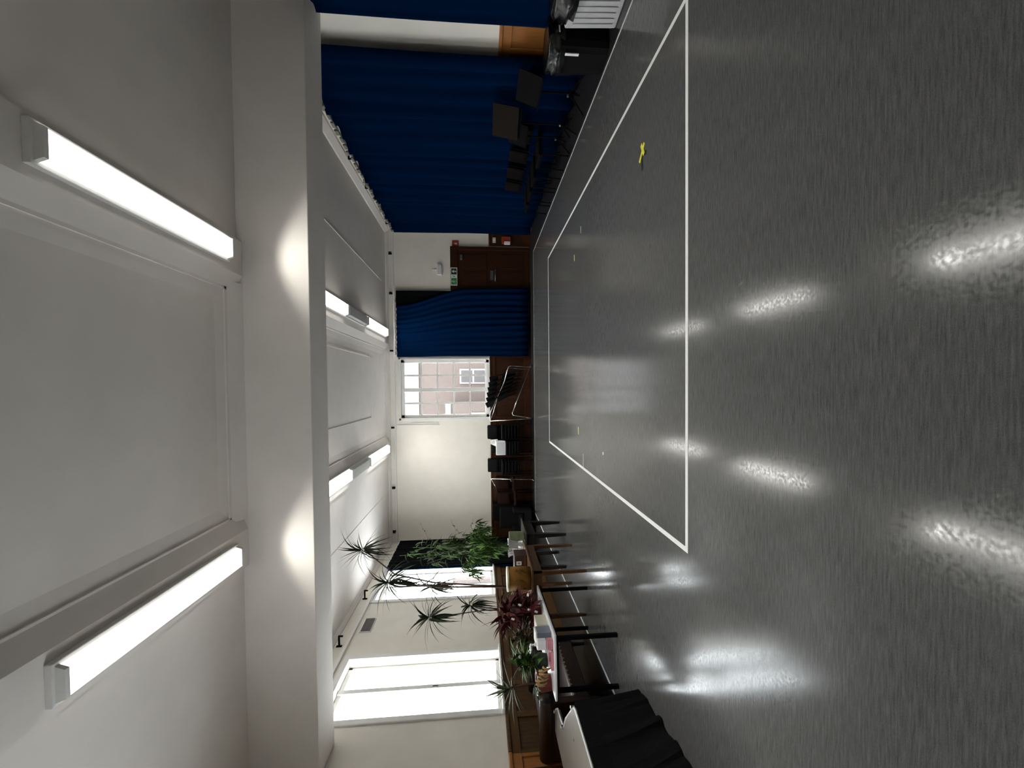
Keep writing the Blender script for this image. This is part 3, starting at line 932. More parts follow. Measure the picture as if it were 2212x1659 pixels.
def armchair(label, cat, loc, rz, m, w=0.62, d=0.66, name='armchair'):
    t = thing(name, label, cat, loc, rz)
    obj('base', B(-w / 2, w / 2, -d / 2, d / 2, 0.10, 0.34), m, t, bevel=0.03)
    obj('seat_cushion', B(-w / 2 + 0.11, w / 2 - 0.11, -d / 2 - 0.01, d / 2 - 0.14, 0.34, 0.46), m, t, bevel=0.04, seg=3)
    obj('backrest', MB().prism([(d / 2 - 0.18, 0.30), (d / 2 - 0.12, 1.0), (d / 2, 1.02), (d / 2, 0.30)], 'x', -w / 2, w / 2), m, t, bevel=0.04, seg=3)
    for s in (-1, 1):
        x0, x1 = sorted((s * w / 2, s * (w / 2 - 0.11)))
        obj('armrest', B(x0, x1, -d / 2, d / 2 - 0.05, 0.30, 0.64), m, t, bevel=0.04, seg=3)
        for yy in (-d / 2 + 0.05, d / 2 - 0.05):
            obj('foot', B(s * (w / 2 - 0.06) - 0.02, s * (w / 2 - 0.06) + 0.02, yy - 0.02, yy + 0.02, 0, 0.10), M['black'], t)
    return t


armchair('black upholstered armchair in the far corner behind the dark side table', 'armchair', (-3.86, 12.02, 0), 0.1, M['chair_pad'])
sp = thing('speaker_cabinet', 'black box cabinet standing against the far wall in the corner', 'cabinet', (-3.78, 12.60, 0))
obj('body', B(-0.25, 0.25, -0.16, 0.14, 0, 1.20), M['black'], sp, bevel=0.012)
obj('grille', B(-0.21, 0.21, -0.168, -0.16, 0.06, 1.10), M['chair_pad'], sp)
obj('handle', B(-0.262, -0.25, -0.06, 0.04, 0.95, 1.08), M['steel'], sp)

# chairs along the right wall, looking towards the windows
rc = None
for y, rz, lab in ((7.32, 0.04, 'dark chair against the long curtain, nearest the music stands'),
                   (8.05, -0.05, 'second dark chair from the music stands along the long curtain'),
                   (8.66, 0.03, 'third dark chair from the music stands along the long curtain'),
                   (9.24, -0.03, 'dark chair against the long curtain, nearest the door')):
    if rc is None:
        rc = make_chair(lab, M['chair_dark'], M['chair_dark'], M['metal_black'], 'dark chairs along the long curtain')
        rc.location = (4.13, y, 0)
        rc.rotation_euler = (0, 0, -PI / 2 + rz)
        rc.scale = (1.05, 1.05, 1.08)
    else:
        c = dup(rc, loc=(4.13, y, 0), rz=-PI / 2 + rz, label=lab)
        c.scale = (1.05, 1.05, 1.08)


# music stands
def music_stand(label, loc, rz, h, desk_m, w=0.50, hh=0.34, tilt=0.35):
    t = thing('music_stand', label, 'music stand', loc, rz)
    obj('pole', MB().tube([(0, 0, 0.10), (0, 0, h)], 0.012), M['metal_black'], t)
    obj('hub', MB().lathe([(0.0, 0.16), (0.02, 0.16), (0.02, 0.24), (0.0, 0.24)], 10), M['metal_black'], t)
    obj('knob', MB().tube([(0, -0.02, 0.24), (0, -0.05, 0.24)], 0.014, 8), M['steel'], t)
    for k in range(3):
        a = 2 * PI * k / 3 + 0.5
        obj('leg', MB().tube([(0, 0, 0.22), (0.30 * math.cos(a), 0.30 * math.sin(a), 0.012)], 0.010, 6), M['metal_black'], t)
    c, s_ = math.cos(tilt), math.sin(tilt)
    d = MB()
    vs = []
    for v, off in ((0, 0), (hh, 0), (hh, 0.008), (0, 0.008)):
        y, z = v * s_ + off * c, v * c - off * s_
        vs.append((y - 0.03, h - 0.05 + z))
    obj('desk', MB().prism(vs, 'x', -w / 2, w / 2), desk_m, t)
    obj('ledge', B(-w / 2, w / 2, -0.075, -0.03, h - 0.06, h - 0.05), M['metal_black'], t)
    return t


music_stand('low black music stand beside the black bin', (4.22, 6.02, 0), -PI / 2, 0.70, M['metal_black'], 0.62, 0.34)
music_stand('black music stand holding a brown folder', (4.16, 6.64, 0), -0.95, 0.92, M['metal_black'], 0.44, 0.40)
fo = obj('brown_folder', B(-0.235, 0.235, -0.008, 0.0, 0.0, 0.42), M['brown_card'])
fo.location = (4.105, 6.600, 0.905)
fo.rotation_euler = (-0.35, 0, -0.95)
tag(fo, 'flat brown card folder resting on a music stand', 'folder')
music_stand('black music stand nearest the row of dark chairs', (4.18, 7.02, 0), -PI / 2 + 0.2, 0.78, M['metal_black'], 0.46, 0.30)

# ------------------------------------------------------------------ bins by the right wall
b1 = thing('waste_bin', 'black plastic bin lined with a black bag, white sticker on its side', 'bin', (4.09, 5.04, 0), 0.12)
obj('body', MB().lathe([(0.0, 0.0), (0.23, 0.0), (0.265, 0.58), (0.25, 0.58), (0.22, 0.03), (0.0, 0.03)], 4 * 6,
                       wob=lambda i, t: 0.86 / max(abs(math.cos(t)), abs(math.sin(t))) if max(abs(math.cos(t)), abs(math.sin(t))) > 0.80 else 0.86 / 0.80), M['black'], b1)
obj('bag', MB().lathe([(0.262, 0.50), (0.272, 0.57), (0.28, 0.64), (0.25, 0.66), (0.27, 0.70), (0.22, 0.72), (0.12, 0.70), (0.0, 0.69)], 28,
                      wob=lambda i, t: 1 + 0.05 * math.sin(7 * t + i) + 0.03 * math.sin(13 * t + 2 * i)), M['bag'], b1, smooth=True)
obj('sticker', B(-0.255, -0.245, -0.10, -0.07, 0.36, 0.52), M['paper'], b1)
b1.children[-1].location = (0.0, -0.06, 0)
b1.children[-1]['label'] = 'white sticker'
obj('drawstring', MB().tube([(-0.10, -0.27, 0.60), (-0.02, -0.30, 0.61), (0.05, -0.29, 0.58)], 0.008, 6), M['cream_card'], b1)

b2_ = thing('waste_bin', 'pale grey ribbed bin with a black bag at the picture edge', 'bin', (4.24, 4.38, 0), 0.05)
obj('body', MB().prism([(-0.29, -0.02), (-0.25, 0), (0.25, 0), (0.29, 0.58), (-0.29, 0.58), (-0.27, 0.03)][1:5], 'y', -0.26, 0.26), M['bin_grey'], b2_, bevel=0.02)
for i in range(7):
    yy = -0.20 + i * 0.065
    obj('rib', MB().prism([(-0.262, 0.06), (-0.288, 0.50), (-0.292, 0.50), (-0.268, 0.06)], 'y', yy, yy + 0.045), M['bin_grey'], b2_)
for i in range(6):
    xx = -0.19 + i * 0.072
    obj('rib', B(xx, xx + 0.045, -0.266, -0.26, 0.06, 0.50), M['bin_grey'], b2_)
obj('bag', MB().lathe([(0.335, 0.50), (0.35, 0.56), (0.36, 0.62), (0.31, 0.66), (0.33, 0.71), (0.26, 0.75), (0.12, 0.74), (0.0, 0.72)], 28,
                      wob=lambda i, t: 1 + 0.05 * math.sin(6 * t + i) + 0.03 * math.sin(15 * t + 2 * i)), M['bag'], b2_, smooth=True)


# ------------------------------------------------------------------ plants: shared leaf shapes
def leaf_mesh(name, w, droop, m, fold=0.25, seg=6, shape='strap'):
    """leaf of length 1 along +x, drooping towards -z"""
    rows = []
    for i in range(seg + 1):
        u = i / seg
        if shape == 'strap':
            hw = w * (0.45 + 0.55 * math.sin(PI * min(1, u * 1.1 + 0.15))) * (1 - u ** 4)
        elif shape == 'lance':
            hw = w * math.sin(PI * (u ** 0.75)) + 0.004
        else:
            hw = w * math.sin(PI * (u ** 0.9)) ** 0.8 + 0.003
        hw = max(hw, 0.002)
        x = u * (1 - 0.25 * droop * u)
        z = -droop * u * u
        rows.append([(x, -hw, z + hw * fold), (x, 0, z), (x, hw, z + hw * fold)])
    return MB().grid(rows).mesh(name, m, True)


def place(me, name, pos, az, el, L, parent, roll=0.0):
    o = bpy.data.objects.new(name, me)
    col.objects.link(o)
    o.parent = parent
    o.location = pos
    o.rotation_euler = Euler((roll, -el, az), 'XYZ')
    o.scale = (L, L, L)
    return o


def crown(parent, pos, n, L, meshes, R, el0=1.35, el1=-0.5, stemr=0.03):
    for i in range(n):
        u = (i + 0.5) / n
        az = i * 2.39996 + R.uniform(-0.25, 0.25)
        el = el0 + (el1 - el0) * u + R.uniform(-0.15, 0.15)
        p = (pos[0] + 0.012 * math.cos(az), pos[1] + 0.012 * math.sin(az), pos[2] - 0.10 * u)
        place(R.choice(meshes), 'leaf', p, az, el, L * R.uniform(0.75, 1.1), parent, R.uniform(-0.3, 0.3))


def pot(parent, m, r, h, rim=0.012, z0=0.0):
    obj('pot', MB().lathe([(0, z0), (r * 0.74, z0), (r * 0.95, z0 + h - 0.03), (r + rim, z0 + h - 0.03), (r + rim, z0 + h), (r * 0.9, z0 + h), (r * 0.86, z0 + h - 0.025), (0, z0 + h - 0.025)], 22),
        m, parent, smooth=False)
    obj('soil', MB().lathe([(0, z0 + h - 0.03), (r * 0.88, z0 + h - 0.03), (r * 0.80, z0 + h - 0.015), (0, z0 + h - 0.012)], 16), M['soil'], parent)


LV = {}
for nm, w, dr_, mm, sh in (('strap_a', 0.030, 0.15, 'leaf_dark', 'strap'), ('strap_b', 0.032, 0.5, 'leaf_dark', 'strap'), ('strap_c', 0.034, 0.85, 'leaf_dark', 'strap'),
                           ('yuc_a', 0.042, 0.12, 'leaf_grey', 'strap'), ('yuc_b', 0.044, 0.45, 'leaf_dark', 'strap'), ('yuc_c', 0.046, 0.75, 'leaf_dark', 'strap'),
                           ('red_a', 0.13, 0.25, 'leaf_red', 'lance'), ('red_b', 0.15, 0.55, 'leaf_red', 'lance'), ('red_c', 0.09, 0.1, 'leaf_red', 'lance'),
                           ('grn_a', 0.12, 0.45, 'leaf_bright', 'lance'), ('grn_b', 0.10, 0.7, 'leaf', 'lance'), ('grn_c', 0.14, 0.3, 'leaf', 'oval'),
                           ('fig_a', 0.09, 0.5, 'leaf', 'lance'), ('fig_b', 0.075, 0.75, 'leaf_bright', 'lance'), ('fig_c', 0.085, 0.6, 'leaf_grey', 'lance'),
                           ('dry_a', 0.034, 0.8, 'leaf_olive', 'strap'), ('olive_a', 0.10, 0.6, 'leaf_olive', 'lance'), ('round_a', 0.30, 0.2, 'leaf_dark', 'oval'), ('twig_a', 0.28, 0.3, 'leaf_grey', 'oval')):
    LV[nm] = leaf_mesh('leaf_' + nm, w, dr_, M[mm], shape=sh)

# ------------------------------------------------------------------ tables by the window
# white table (top 1.6 x 0.72)
wt = thing('white_table', 'white topped table with thin black legs beside the piano-black draped unit', 'table', (-3.22, 5.28, 0), 0.085)
wt['label'] = 'white topped table with thin black legs, covered in plants'
obj('top', B(-0.35, 0.36, -0.76, 0.78, 0.725, 0.75), M['white_plastic'], wt, bevel=0.004)
obj('edge_strip', B(-0.352, 0.362, -0.762, 0.782, 0.715, 0.727), M['black'], wt)
for sx in (-1, 1):
    for sy in (-1, 1):
        obj('leg', B(sx * 0.285 + 0.005 - 0.02, sx * 0.285 + 0.005 + 0.02, sy * 0.68 - 0.02, sy * 0.68 + 0.02, 0, 0.715), M['metal_black'], wt)
obj('apron', B(-0.29, 0.30, -0.70, -0.68, 0.692, 0.715), M['metal_black'], wt)
obj('apron', B(-0.29, 0.30, 0.68, 0.70, 0.692, 0.715), M['metal_black'], wt)
obj('apron', B(0.285, 0.305, -0.68, 0.68, 0.692, 0.715), M['metal_black'], wt)
obj('apron', B(-0.295, -0.275, -0.68, 0.68, 0.692, 0.715), M['metal_black'], wt)

# golden wooden table
gt = thing('wooden_table', 'golden brown wooden table carrying the tan wrapped pot', 'table', (-3.08, 6.53, 0))
obj('top', B(-0.40, 0.40, -0.57, 0.57, 0.80, 0.83), M['table_wood'], gt, bevel=0.006)
for q in ((-0.36, 0.36, -0.53, -0.505), (-0.36, 0.36, 0.505, 0.53), (0.335, 0.36, -0.53, 0.53), (-0.36, -0.335, -0.53, 0.53)):
    obj('apron', B(*q, 0.67, 0.80), M['table_wood'], gt)
for sx in (-1, 1):
    for sy in (-1, 1):
        c = (sx * 0.33, sy * 0.50)
        d = MB()
        for r, z in ((0.030, 0.80), (0.018, 0.0)):
            pass
        d.add([(c[0] + a * r, c[1] + b * r, z) for r, z in ((0.018, 0.0), (0.030, 0.80)) for a, b in ((-1, -1), (1, -1), (1, 1), (-1, 1))],
              [(0, 3, 2, 1), (4, 5, 6, 7), (0, 1, 5, 4), (1, 2, 6, 5), (2, 3, 7, 6), (3, 0, 4, 7)])
        obj('leg', d, M['table_wood'], gt)

# dark side table
dt = thing('dark_table', 'dark stained side table behind the wooden table', 'table', (-3.02, 7.86, 0))
obj('top', B(-0.36, 0.36, -0.45, 0.50, 0.725, 0.75), M['dark_wood'], dt, bevel=0.004)
for q in ((-0.33, 0.33, -0.41, -0.39), (-0.33, 0.33, 0.35, 0.37), (0.30, 0.33, -0.40, 0.36), (-0.33, -0.30, -0.40, 0.36)):
    obj('apron', B(*q, 0.57, 0.725), M['dark_wood'], dt)
for sx in (-1, 1):
    for y in (-0.38, 0.29):
        c = (sx * 0.30, y)
        d = MB().add([(c[0] + a * r, c[1] + b * r, z) for r, z in ((0.022, 0.0), (0.042, 0.60)) for a, b in ((-1, -1), (1, -1), (1, 1), (-1, 1))],
                     [(0, 3, 2, 1), (4, 5, 6, 7), (0, 1, 5, 4), (1, 2, 6, 5), (2, 3, 7, 6), (3, 0, 4, 7)])
        obj('leg', d, M['dark_wood'], dt)

# draped unit in the near left corner
du = thing('draped_unit', 'black draped low unit with a cream top at the near left corner', 'table', (0, 0, 0))
outline = [(-3.12, 2.20), (-3.12, 3.86), (-3.16, 3.96), (-3.24, 4.02), (-3.58, 4.33), (-3.76, 4.44), (-3.80, 4.56), (-3.84, 4.80), (-3.95, 4.93), (-4.10, 5.02), (-4.25, 5.05), (-4.25, 2.20)]
obj('top', MB().prism(outline, 'z', 0.640, 0.672), M['cream_top'], du, bevel=0.004)
rim = MB()
rim.tube([(x + 0.006, y + 0.006, 0.668) for x, y in outline[:11]], 0.011, 8)
obj('rim', rim, M['white_plastic'], du, smooth=True)
obj('rim_joint', MB().lathe([(0, 0.672), (0.018, 0.672), (0.018, 0.70), (0.0, 0.705)], 10, cx=-3.15, cy=3.95), M['chrome'], du)
obj('rim_joint', MB().lathe([(0, 0.672), (0.02, 0.672), (0.02, 0.70), (0.0, 0.705)], 10, cx=-3.98, cy=4.95), M['chrome'], du)
obj('rim_joint', MB().lathe([(0, 0.672), (0.022, 0.672), (0.022, 0.70), (0.0, 0.705)], 10, cx=-3.76, cy=4.45), M['chrome'], du)
obj('screw_hole', MB().lathe([(0, 0.6722), (0.010, 0.6722), (0.010, 0.6735), (0, 0.6735)], 10, cx=-3.46, cy=3.93), M['black'], du)
dp = MB()
rows = []
N = 60
for i in range(N + 1):
    u = i / N
    y = 3.95 - u * 1.75
    flare = 0.05 + 0.30 * u
    if y < 3.93 and int((3.95 - y) / 0.11) % 3 == 1:
        flare += 0.035
    wv = 0.012 * math.sin(y * 26)
    rows.append([(-3.115 + 0.012, y, 0.655), (-3.10 + flare * 0.12 + wv * 0.3, y, 0.50), (-3.09 + flare * 0.5 + wv, y, 0.25), (-3.08 + flare * 1.0 + wv, y, 0.012)])
dp.grid(rows)
obj('drape', dp, M['black_cloth'], du, thick=0.006)
dp = MB()
rows = []
for i in range(17):
    u = i / 16
    x = -3.10 - u * 1.1
    yt = 3.96 if u < 0.05 else 3.96 + min(1, u / 0.55) * 0.45
    wv = 0.012 * math.sin(x * 28)
    rows.append([(x, yt - 0.01, 0.65), (x + 0.01, yt + 0.01 + wv, 0.33), (x + 0.02, yt + 0.02 + wv, 0.012)])
dp.grid(rows)
obj('drape', dp, M['black_cloth'], du, thick=0.006)

# leather settee under the first window
so = thing('leather_settee', 'dark brown leather settee with brass nails behind the white table', 'settee', (-4.27, 5.63, 0), PI / 2)
W2, D2 = 0.62, 0.37
obj('seat', B(-W2, W2, -D2, D2, 0.20, 0.43), M['leather'], so, bevel=0.04, seg=3)
obj('backrest', B(-W2, W2, 0.24, D2, 0.30, 0.80), M['leather'], so, bevel=0.06, seg=3)
for s in (-1, 1):
    x = s * (W2 - 0.03)
    obj('arm', B(x - 0.06, x + 0.06, -D2, D2, 0.20, 0.72), M['leather'], so, bevel=0.02)
    obj('arm_roll', MB().tube([(x, -D2 - 0.02, 0.77), (x, -D2, 0.77), (x, D2 - 0.005, 0.77)], 0.09, 16), M['leather'], so, smooth=True)
for i in range(13):
    o = obj('nail', MB().lathe([(0, 0), (0.014, 0), (0.010, 0.007), (0, 0.010)], 8), M['nail'], so)
    o.location = (-W2 + 0.10 + i * 0.087, -D2, 0.40)
    o.rotation_euler = (PI / 2, 0, 0)
for s in (-1, 1):
    for yy in (-D2 + 0.05, D2 - 0.05):
        obj('foot', MB().lathe([(0, 0), (0.022, 0), (0.034, 0.20), (0, 0.20)], 10, cx=s * (W2 - 0.06), cy=yy), M['dark_wood'], so)

mc = thing('maroon_chair', 'maroon padded chair back at the very edge by the left wall', 'chair', (-4.35, 4.66, 0), PI / 2)
obj('seat', B(-0.17, 0.17, -0.05, 0.30, 0.42, 0.47), M['maroon'], mc, bevel=0.02)
obj('backrest', B(-0.20, 0.20, 0.20, 0.27, 0.60, 1.03), M['maroon'], mc, bevel=0.06, seg=4)
for s in (-1, 1):
    obj('leg', MB().tube([(s * 0.17, 0.25, 1.0), (s * 0.17, 0.26, 0.0)], 0.012, 6), M['chrome'], mc)
    obj('leg', MB().tube([(s * 0.17, -0.03, 0.44), (s * 0.17, -0.04, 0.0)], 0.012, 6), M['chrome'], mc)

# ------------------------------------------------------------------ things on the white table (z = 0.75)
TZ = 0.751
tb = thing('tissue_box', 'cream card box on the white table edge', 'box', (-3.00, 5.10, TZ), 0.1)
obj('body', B(-0.06, 0.08, -0.14, 0.14, 0, 0.14), M['cream_card'], tb, bevel=0.006)
obj('slot', B(-0.03, 0.05, -0.07, 0.07, 0.14, 0.142), M['paper'], tb)
bb = thing('grey_box', 'slate grey and white carton beside the hand gel bottle', 'box', (-2.96, 4.82, TZ), 0.1)
obj('body', B(-0.06, 0.08, -0.085, 0.085, 0, 0.165), M['blue_card'], bb, bevel=0.003)
obj('lid', B(-0.062, 0.082, -0.087, 0.087, 0.165, 0.185), M['paper'], bb, bevel=0.003)
hg = thing('hand_gel_bottle', 'white and pink hand gel bottle with pump at the table corner', 'bottle', (-2.95, 4.66, TZ), 0.1)
obj('base', B(-0.055, 0.055, -0.035, 0.035, 0, 0.075), M['pink'], hg, bevel=0.012)
obj('body', B(-0.055, 0.055, -0.035, 0.035, 0.076, 0.185), M['white_plastic'], hg, bevel=0.014)
obj('neck', MB().lathe([(0, 0.185), (0.02, 0.185), (0.018, 0.21), (0.008, 0.212), (0.008, 0.245), (0, 0.245)], 12), M['white_plastic'], hg)
obj('pump', MB().tube([(0.01, 0, 0.25), (-0.02, 0, 0.258), (-0.06, 0, 0.25)], 0.012, 8), M['white_plastic'], hg)
tr3 = thing('pink_tray', 'shallow pink plastic tray on the near edge of the white table', 'tray', (-3.10, 4.64, TZ), 0.085)
obj('base', B(-0.11, 0.08, -0.05, 0.12, 0, 0.006), M['pink'], tr3)
for q in ((-0.11, 0.08, -0.055, -0.05), (-0.11, 0.08, 0.12, 0.125), (-0.115, -0.11, -0.055, 0.125)):
    obj('side', B(*q, 0, 0.03), M['pink'], tr3)
mg = thing('white_mug', 'small white mug in the middle of the plants', 'mug', (-3.06, 4.72, TZ + 0.007))
obj('body', MB().lathe([(0, 0), (0.026, 0), (0.03, 0.07), (0.026, 0.07), (0.022, 0.01), (0, 0.01)], 14), M['white_plastic'], mg)
obj('handle', MB().tube([(0.028, 0, 0.055), (0.05, 0, 0.05), (0.05, 0, 0.025), (0.027, 0, 0.018)], 0.005, 6), M['white_plastic'], mg)

# small dracaena in the red pot
R = random.Random(5)
p1 = thing('potted_dracaena', 'small dracaena with bare trunk in a red pot', 'plant', (-3.50, 4.80, TZ))
pot(p1, M['terracotta'], 0.115, 0.17)
obj('trunk', MB().tube([(0, 0, 0.14), (-0.005, 0, 0.30), (-0.04, 0.01, 0.47), (-0.05, 0.0, 0.52)], 0.013, 8, 0.009), M['stem'], p1, smooth=True)
crown(p1, (-0.05, 0, 0.53), 26, 0.34, [LV['yuc_a'], LV['yuc_a'], LV['yuc_b']], R, 1.4, -0.3)
for k in range(8):
    place(LV['grn_b'], 'leaf', (0.02 * math.cos(k), 0.02 * math.sin(k), 0.15), 3.6 + k * 0.35, 1.0 - 0.1 * k, 0.20, p1)
pd = thing('pod_bunch', 'bunch of mustard yellow curled pods against the red pot', 'pods', (-3.33, 4.70, TZ))
for k in range(11):
    a = -0.9 + 0.19 * k
    z = 0.06 + 0.015 * (k % 3) + 0.006 * k
    y0 = -0.01 - 0.02 * (k % 2)
    x0 = 0.09 - 0.019 * k
    obj('pod', MB().tube([(x0, y0, z + 0.05), (x0 + 0.012 * math.cos(a * 2), y0 - 0.03, z + 0.03), (x0 + 0.02 * math.sin(k), y0 - 0.035, z - 0.01), (x0 + 0.03 * math.sin(k), y0 - 0.02, z - 0.045)],
                         0.013, 8, 0.006), M['pod'], pd, smooth=True)
obj('stalk', MB().tube([(0.09, 0.0, 0.10), (0.0, 0.005, 0.14), (-0.11, 0.0, 0.19)], 0.006, 6), M['stem'], pd)

# green bushy plant
R = random.Random(8)
p2 = thing('green_pot_plant', 'bushy bright green leafed plant near the window end of the white table', 'plant', (-3.42, 5.08, TZ))
p2['label'] = 'bushy bright green broad-leafed plant on the white table'
pot(p2, M['dark_pot'], 0.10, 0.15)
for k in range(75):
    az = k * 2.39996
    el = 1.35 - 1.5 * (k / 75) + R.uniform(-0.2, 0.2)
    h = 0.15 + R.uniform(0.0, 0.24) * (1 - 0.5 * k / 75)
    place(R.choice([LV['grn_a'], LV['grn_b'], LV['grn_c'], LV['grn_a']]), 'leaf', (R.uniform(-0.06, 0.06), R.uniform(-0.06, 0.06), h), az, el, R.uniform(0.16, 0.27), p2, R.uniform(-0.4, 0.4))
for k in range(6):
    a = k * 1.05
    obj('stem', MB().tube([(0, 0, 0.12), (0.05 * math.cos(a), 0.05 * math.sin(a), 0.26), (0.1 * math.cos(a), 0.1 * math.sin(a), 0.36)], 0.005, 5), M['green_stem'], p2)
# dull olive plant between
R = random.Random(9)
p3 = thing('olive_pot_plant', 'drooping brown olive plant between the red and the green plants', 'plant', (-3.34, 5.42, TZ))
pot(p3, M['dark_pot'], 0.09, 0.14)
for k in range(55):
    az = k * 2.39996
    el = 1.3 - 1.6 * (k / 55) + R.uniform(-0.2, 0.2)
    place(R.choice([LV['olive_a'], LV['olive_a'], LV['grn_b'], LV['yuc_c']]), 'leaf', (R.uniform(-0.06, 0.06), R.uniform(-0.08, 0.08), 0.14 + R.uniform(0, 0.22)), az, el, R.uniform(0.16, 0.26), p3, R.uniform(-0.4, 0.4))

# wine red cordyline
R = random.Random(12)
p4 = thing('red_pot_plant', 'wine red broad-leafed plant with white tags on the white table', 'plant', (-3.10, 5.62, TZ))
pot(p4, M['terracotta'], 0.11, 0.15)
for k in range(5):
    a = k * 1.26
    obj('stem', MB().tube([(0.03 * math.cos(a), 0.03 * math.sin(a), 0.12), (0.08 * math.cos(a), 0.08 * math.sin(a), 0.34), (0.10 * math.cos(a), 0.10 * math.sin(a), 0.50)], 0.008, 6), M['stem'], p4)
for k in range(170):
    az = k * 2.39996 + R.uniform(-0.2, 0.2)
    q = k / 170
    el = 1.0 - 1.5 * q + R.uniform(-0.3, 0.3)
    rr = R.uniform(0.02, 0.15)
    hz = R.uniform(0.12, 0.56)
    place(R.choice([LV['red_a'], LV['red_b'], LV['red_c']]), 'leaf', (rr * math.cos(az), rr * math.sin(az), hz), az, el, R.uniform(0.16, 0.27), p4, R.uniform(-0.5, 0.5))
for az, el, L_, h in ((3.6, 1.45, 0.34, 0.50), (2.9, 1.5, 0.30, 0.42), (3.9, 1.25, 0.3, 0.45)):
    place(LV['red_c'], 'leaf', (-0.05, -0.05, h), az, el, L_, p4)
for x, y, z in ((0.14, -0.20, 0.18), (0.05, -0.24, 0.40), (0.18, -0.14, 0.30), (0.12, -0.22, 0.09)):
    o = obj('tag', B(-0.012, 0.012, -0.001, 0.001, -0.022, 0.022), M['paper'], p4)
    o.location = (x, y, z)
    o.rotation_euler = (0.2, 0.4, 0.3)

# two-headed yucca rising from behind the red plant
R = random.Random(15)
p5 = thing('two_headed_yucca', 'two-headed spiky yucca leaning out over the red plant', 'plant', (-3.26, 5.96, TZ))
pot(p5, M['dark_pot'], 0.09, 0.15)
obj('stem', MB().tube([(0, 0, 0.12), (0.03, -0.02, 0.42), (0.12, -0.10, 0.72), (0.24, -0.24, 0.98)], 0.012, 7, 0.008), M['stem'], p5, smooth=True)
obj('stem', MB().tube([(0.01, 0, 0.30), (0.10, -0.12, 0.75), (0.16, -0.30, 1.20), (0.20, -0.40, 1.52)], 0.009, 7, 0.006), M['stem'], p5, smooth=True)
crown(p5, (0.20, -0.41, 1.54), 34, 0.40, [LV['yuc_a'], LV['yuc_b'], LV['yuc_b']], R, 1.3, -1.1)
crown(p5, (0.25, -0.25, 1.00), 30, 0.34, [LV['yuc_b'], LV['yuc_c'], LV['strap_c']], R, 1.2, -1.2)

# ------------------------------------------------------------------ things on the wooden table (z = 0.83)
GZ = 0.831
bk = thing('wrapped_pot', 'tan paper wrapped plant pot with a pale rim', 'plant pot', (-2.86, 6.12, GZ))
obj('wrap', MB().lathe([(0, 0), (0.155, 0), (0.17, 0.08), (0.168, 0.33), (0.150, 0.33), (0.150, 0.06), (0, 0.05)], 26,
                       wob=lambda i, t: 1 + 0.03 * math.sin(5 * t + i * 1.3) + 0.015 * math.sin(11 * t)), M['basket'], bk, smooth=True)
obj('rim', MB().lathe([(0.160, 0.325), (0.175, 0.328), (0.175, 0.352), (0.158, 0.352)], 26), M['basket_rim'], bk)
for a in (-1.9, -1.2, -2.6):
    o = obj('crease', MB().prism([(-0.02, 0.0), (0.0, 0.008), (0.02, 0.0)], 'z', 0.08, 0.26), M['basket'], bk)
    o.location = (0.165 * math.cos(a), 0.165 * math.sin(a), 0)
    o.rotation_euler = (0, 0.5, a + PI / 2)
obj('soil', MB().lathe([(0, 0.27), (0.148, 0.27), (0.14, 0.285), (0, 0.29)], 16), M['soil'], bk)
wb_ = thing('wooden_crate', 'small brown wooden box with a white label on the wooden table', 'box', (-2.84, 6.66, GZ))
obj('body', B(-0.20, 0.15, -0.13, 0.13, 0, 0.20), M['brown_wood'], wb_, bevel=0.004)
obj('trim_strip', B(-0.205, 0.155, -0.137, -0.13, 0.02, 0.04), M['table_wood'], wb_)
obj('label_card', B(0.0, 0.06, -0.135, -0.13, 0.09, 0.17), M['paper'], wb_)
obj('label_print', B(0.015, 0.045, -0.137, -0.135, 0.11, 0.15), M['ink'], wb_)

# tall dracaena marginata
R = random.Random(21)
p6 = thing('tall_dracaena', 'tall thin-stemmed dracaena with two spiky heads in front of the plant window', 'plant', (-3.28, 6.72, GZ))
pot(p6, M['terracotta'], 0.13, 0.22)
s1 = [(0.02, -0.02, 0.18), (0.06, -0.06, 0.8), (0.12, -0.12, 1.4), (0.24, -0.18, 2.05), (0.27, -0.2, 2.18)]
s2 = [(0.0, 0.02, 0.18), (0.05, 0.02, 0.8), (0.14, 0.0, 1.5), (0.30, 0.0, 2.1), (0.62, -0.02, 2.45), (0.72, -0.02, 2.60)]
obj('stem', MB().tube(s1, 0.015, 7, 0.009), M['stem'], p6, smooth=True)
obj('stem', MB().tube(s2, 0.014, 7, 0.008), M['stem'], p6, smooth=True)
obj('stem', MB().tube([(-0.03, 0.0, 0.18), (0.02, 0.05, 0.7), (0.0, 0.10, 1.25), (0.04, 0.05, 1.55)], 0.012, 7, 0.008), M['stem'], p6, smooth=True)
crown(p6, (0.27, -0.2, 2.20), 44, 0.46, [LV['strap_a'], LV['strap_b'], LV['strap_c'], LV['strap_c']], R, 1.4, -1.35)
crown(p6, (0.72, -0.02, 2.63), 46, 0.44, [LV['strap_a'], LV['strap_a'], LV['strap_b'], LV['strap_c']], R, 1.45, -1.2)
crown(p6, (0.04, 0.05, 1.58), 34, 0.46, [LV['strap_b'], LV['dry_a'], LV['strap_c']], R, 0.9, -1.35)
R2 = random.Random(4)
for k in range(22):
    u = R2.uniform(0.55, 0.98)
    i = min(3, int(u * 4))
    a, b = Vector(s1[i]), Vector(s1[i + 1])
    p = a.lerp(b, u * 4 - i)
    place(LV['dry_a'], 'dry_leaf', tuple(p), R2.uniform(0, 6.28), R2.uniform(-1.5, -0.9), R2.uniform(0.30, 0.45), p6)
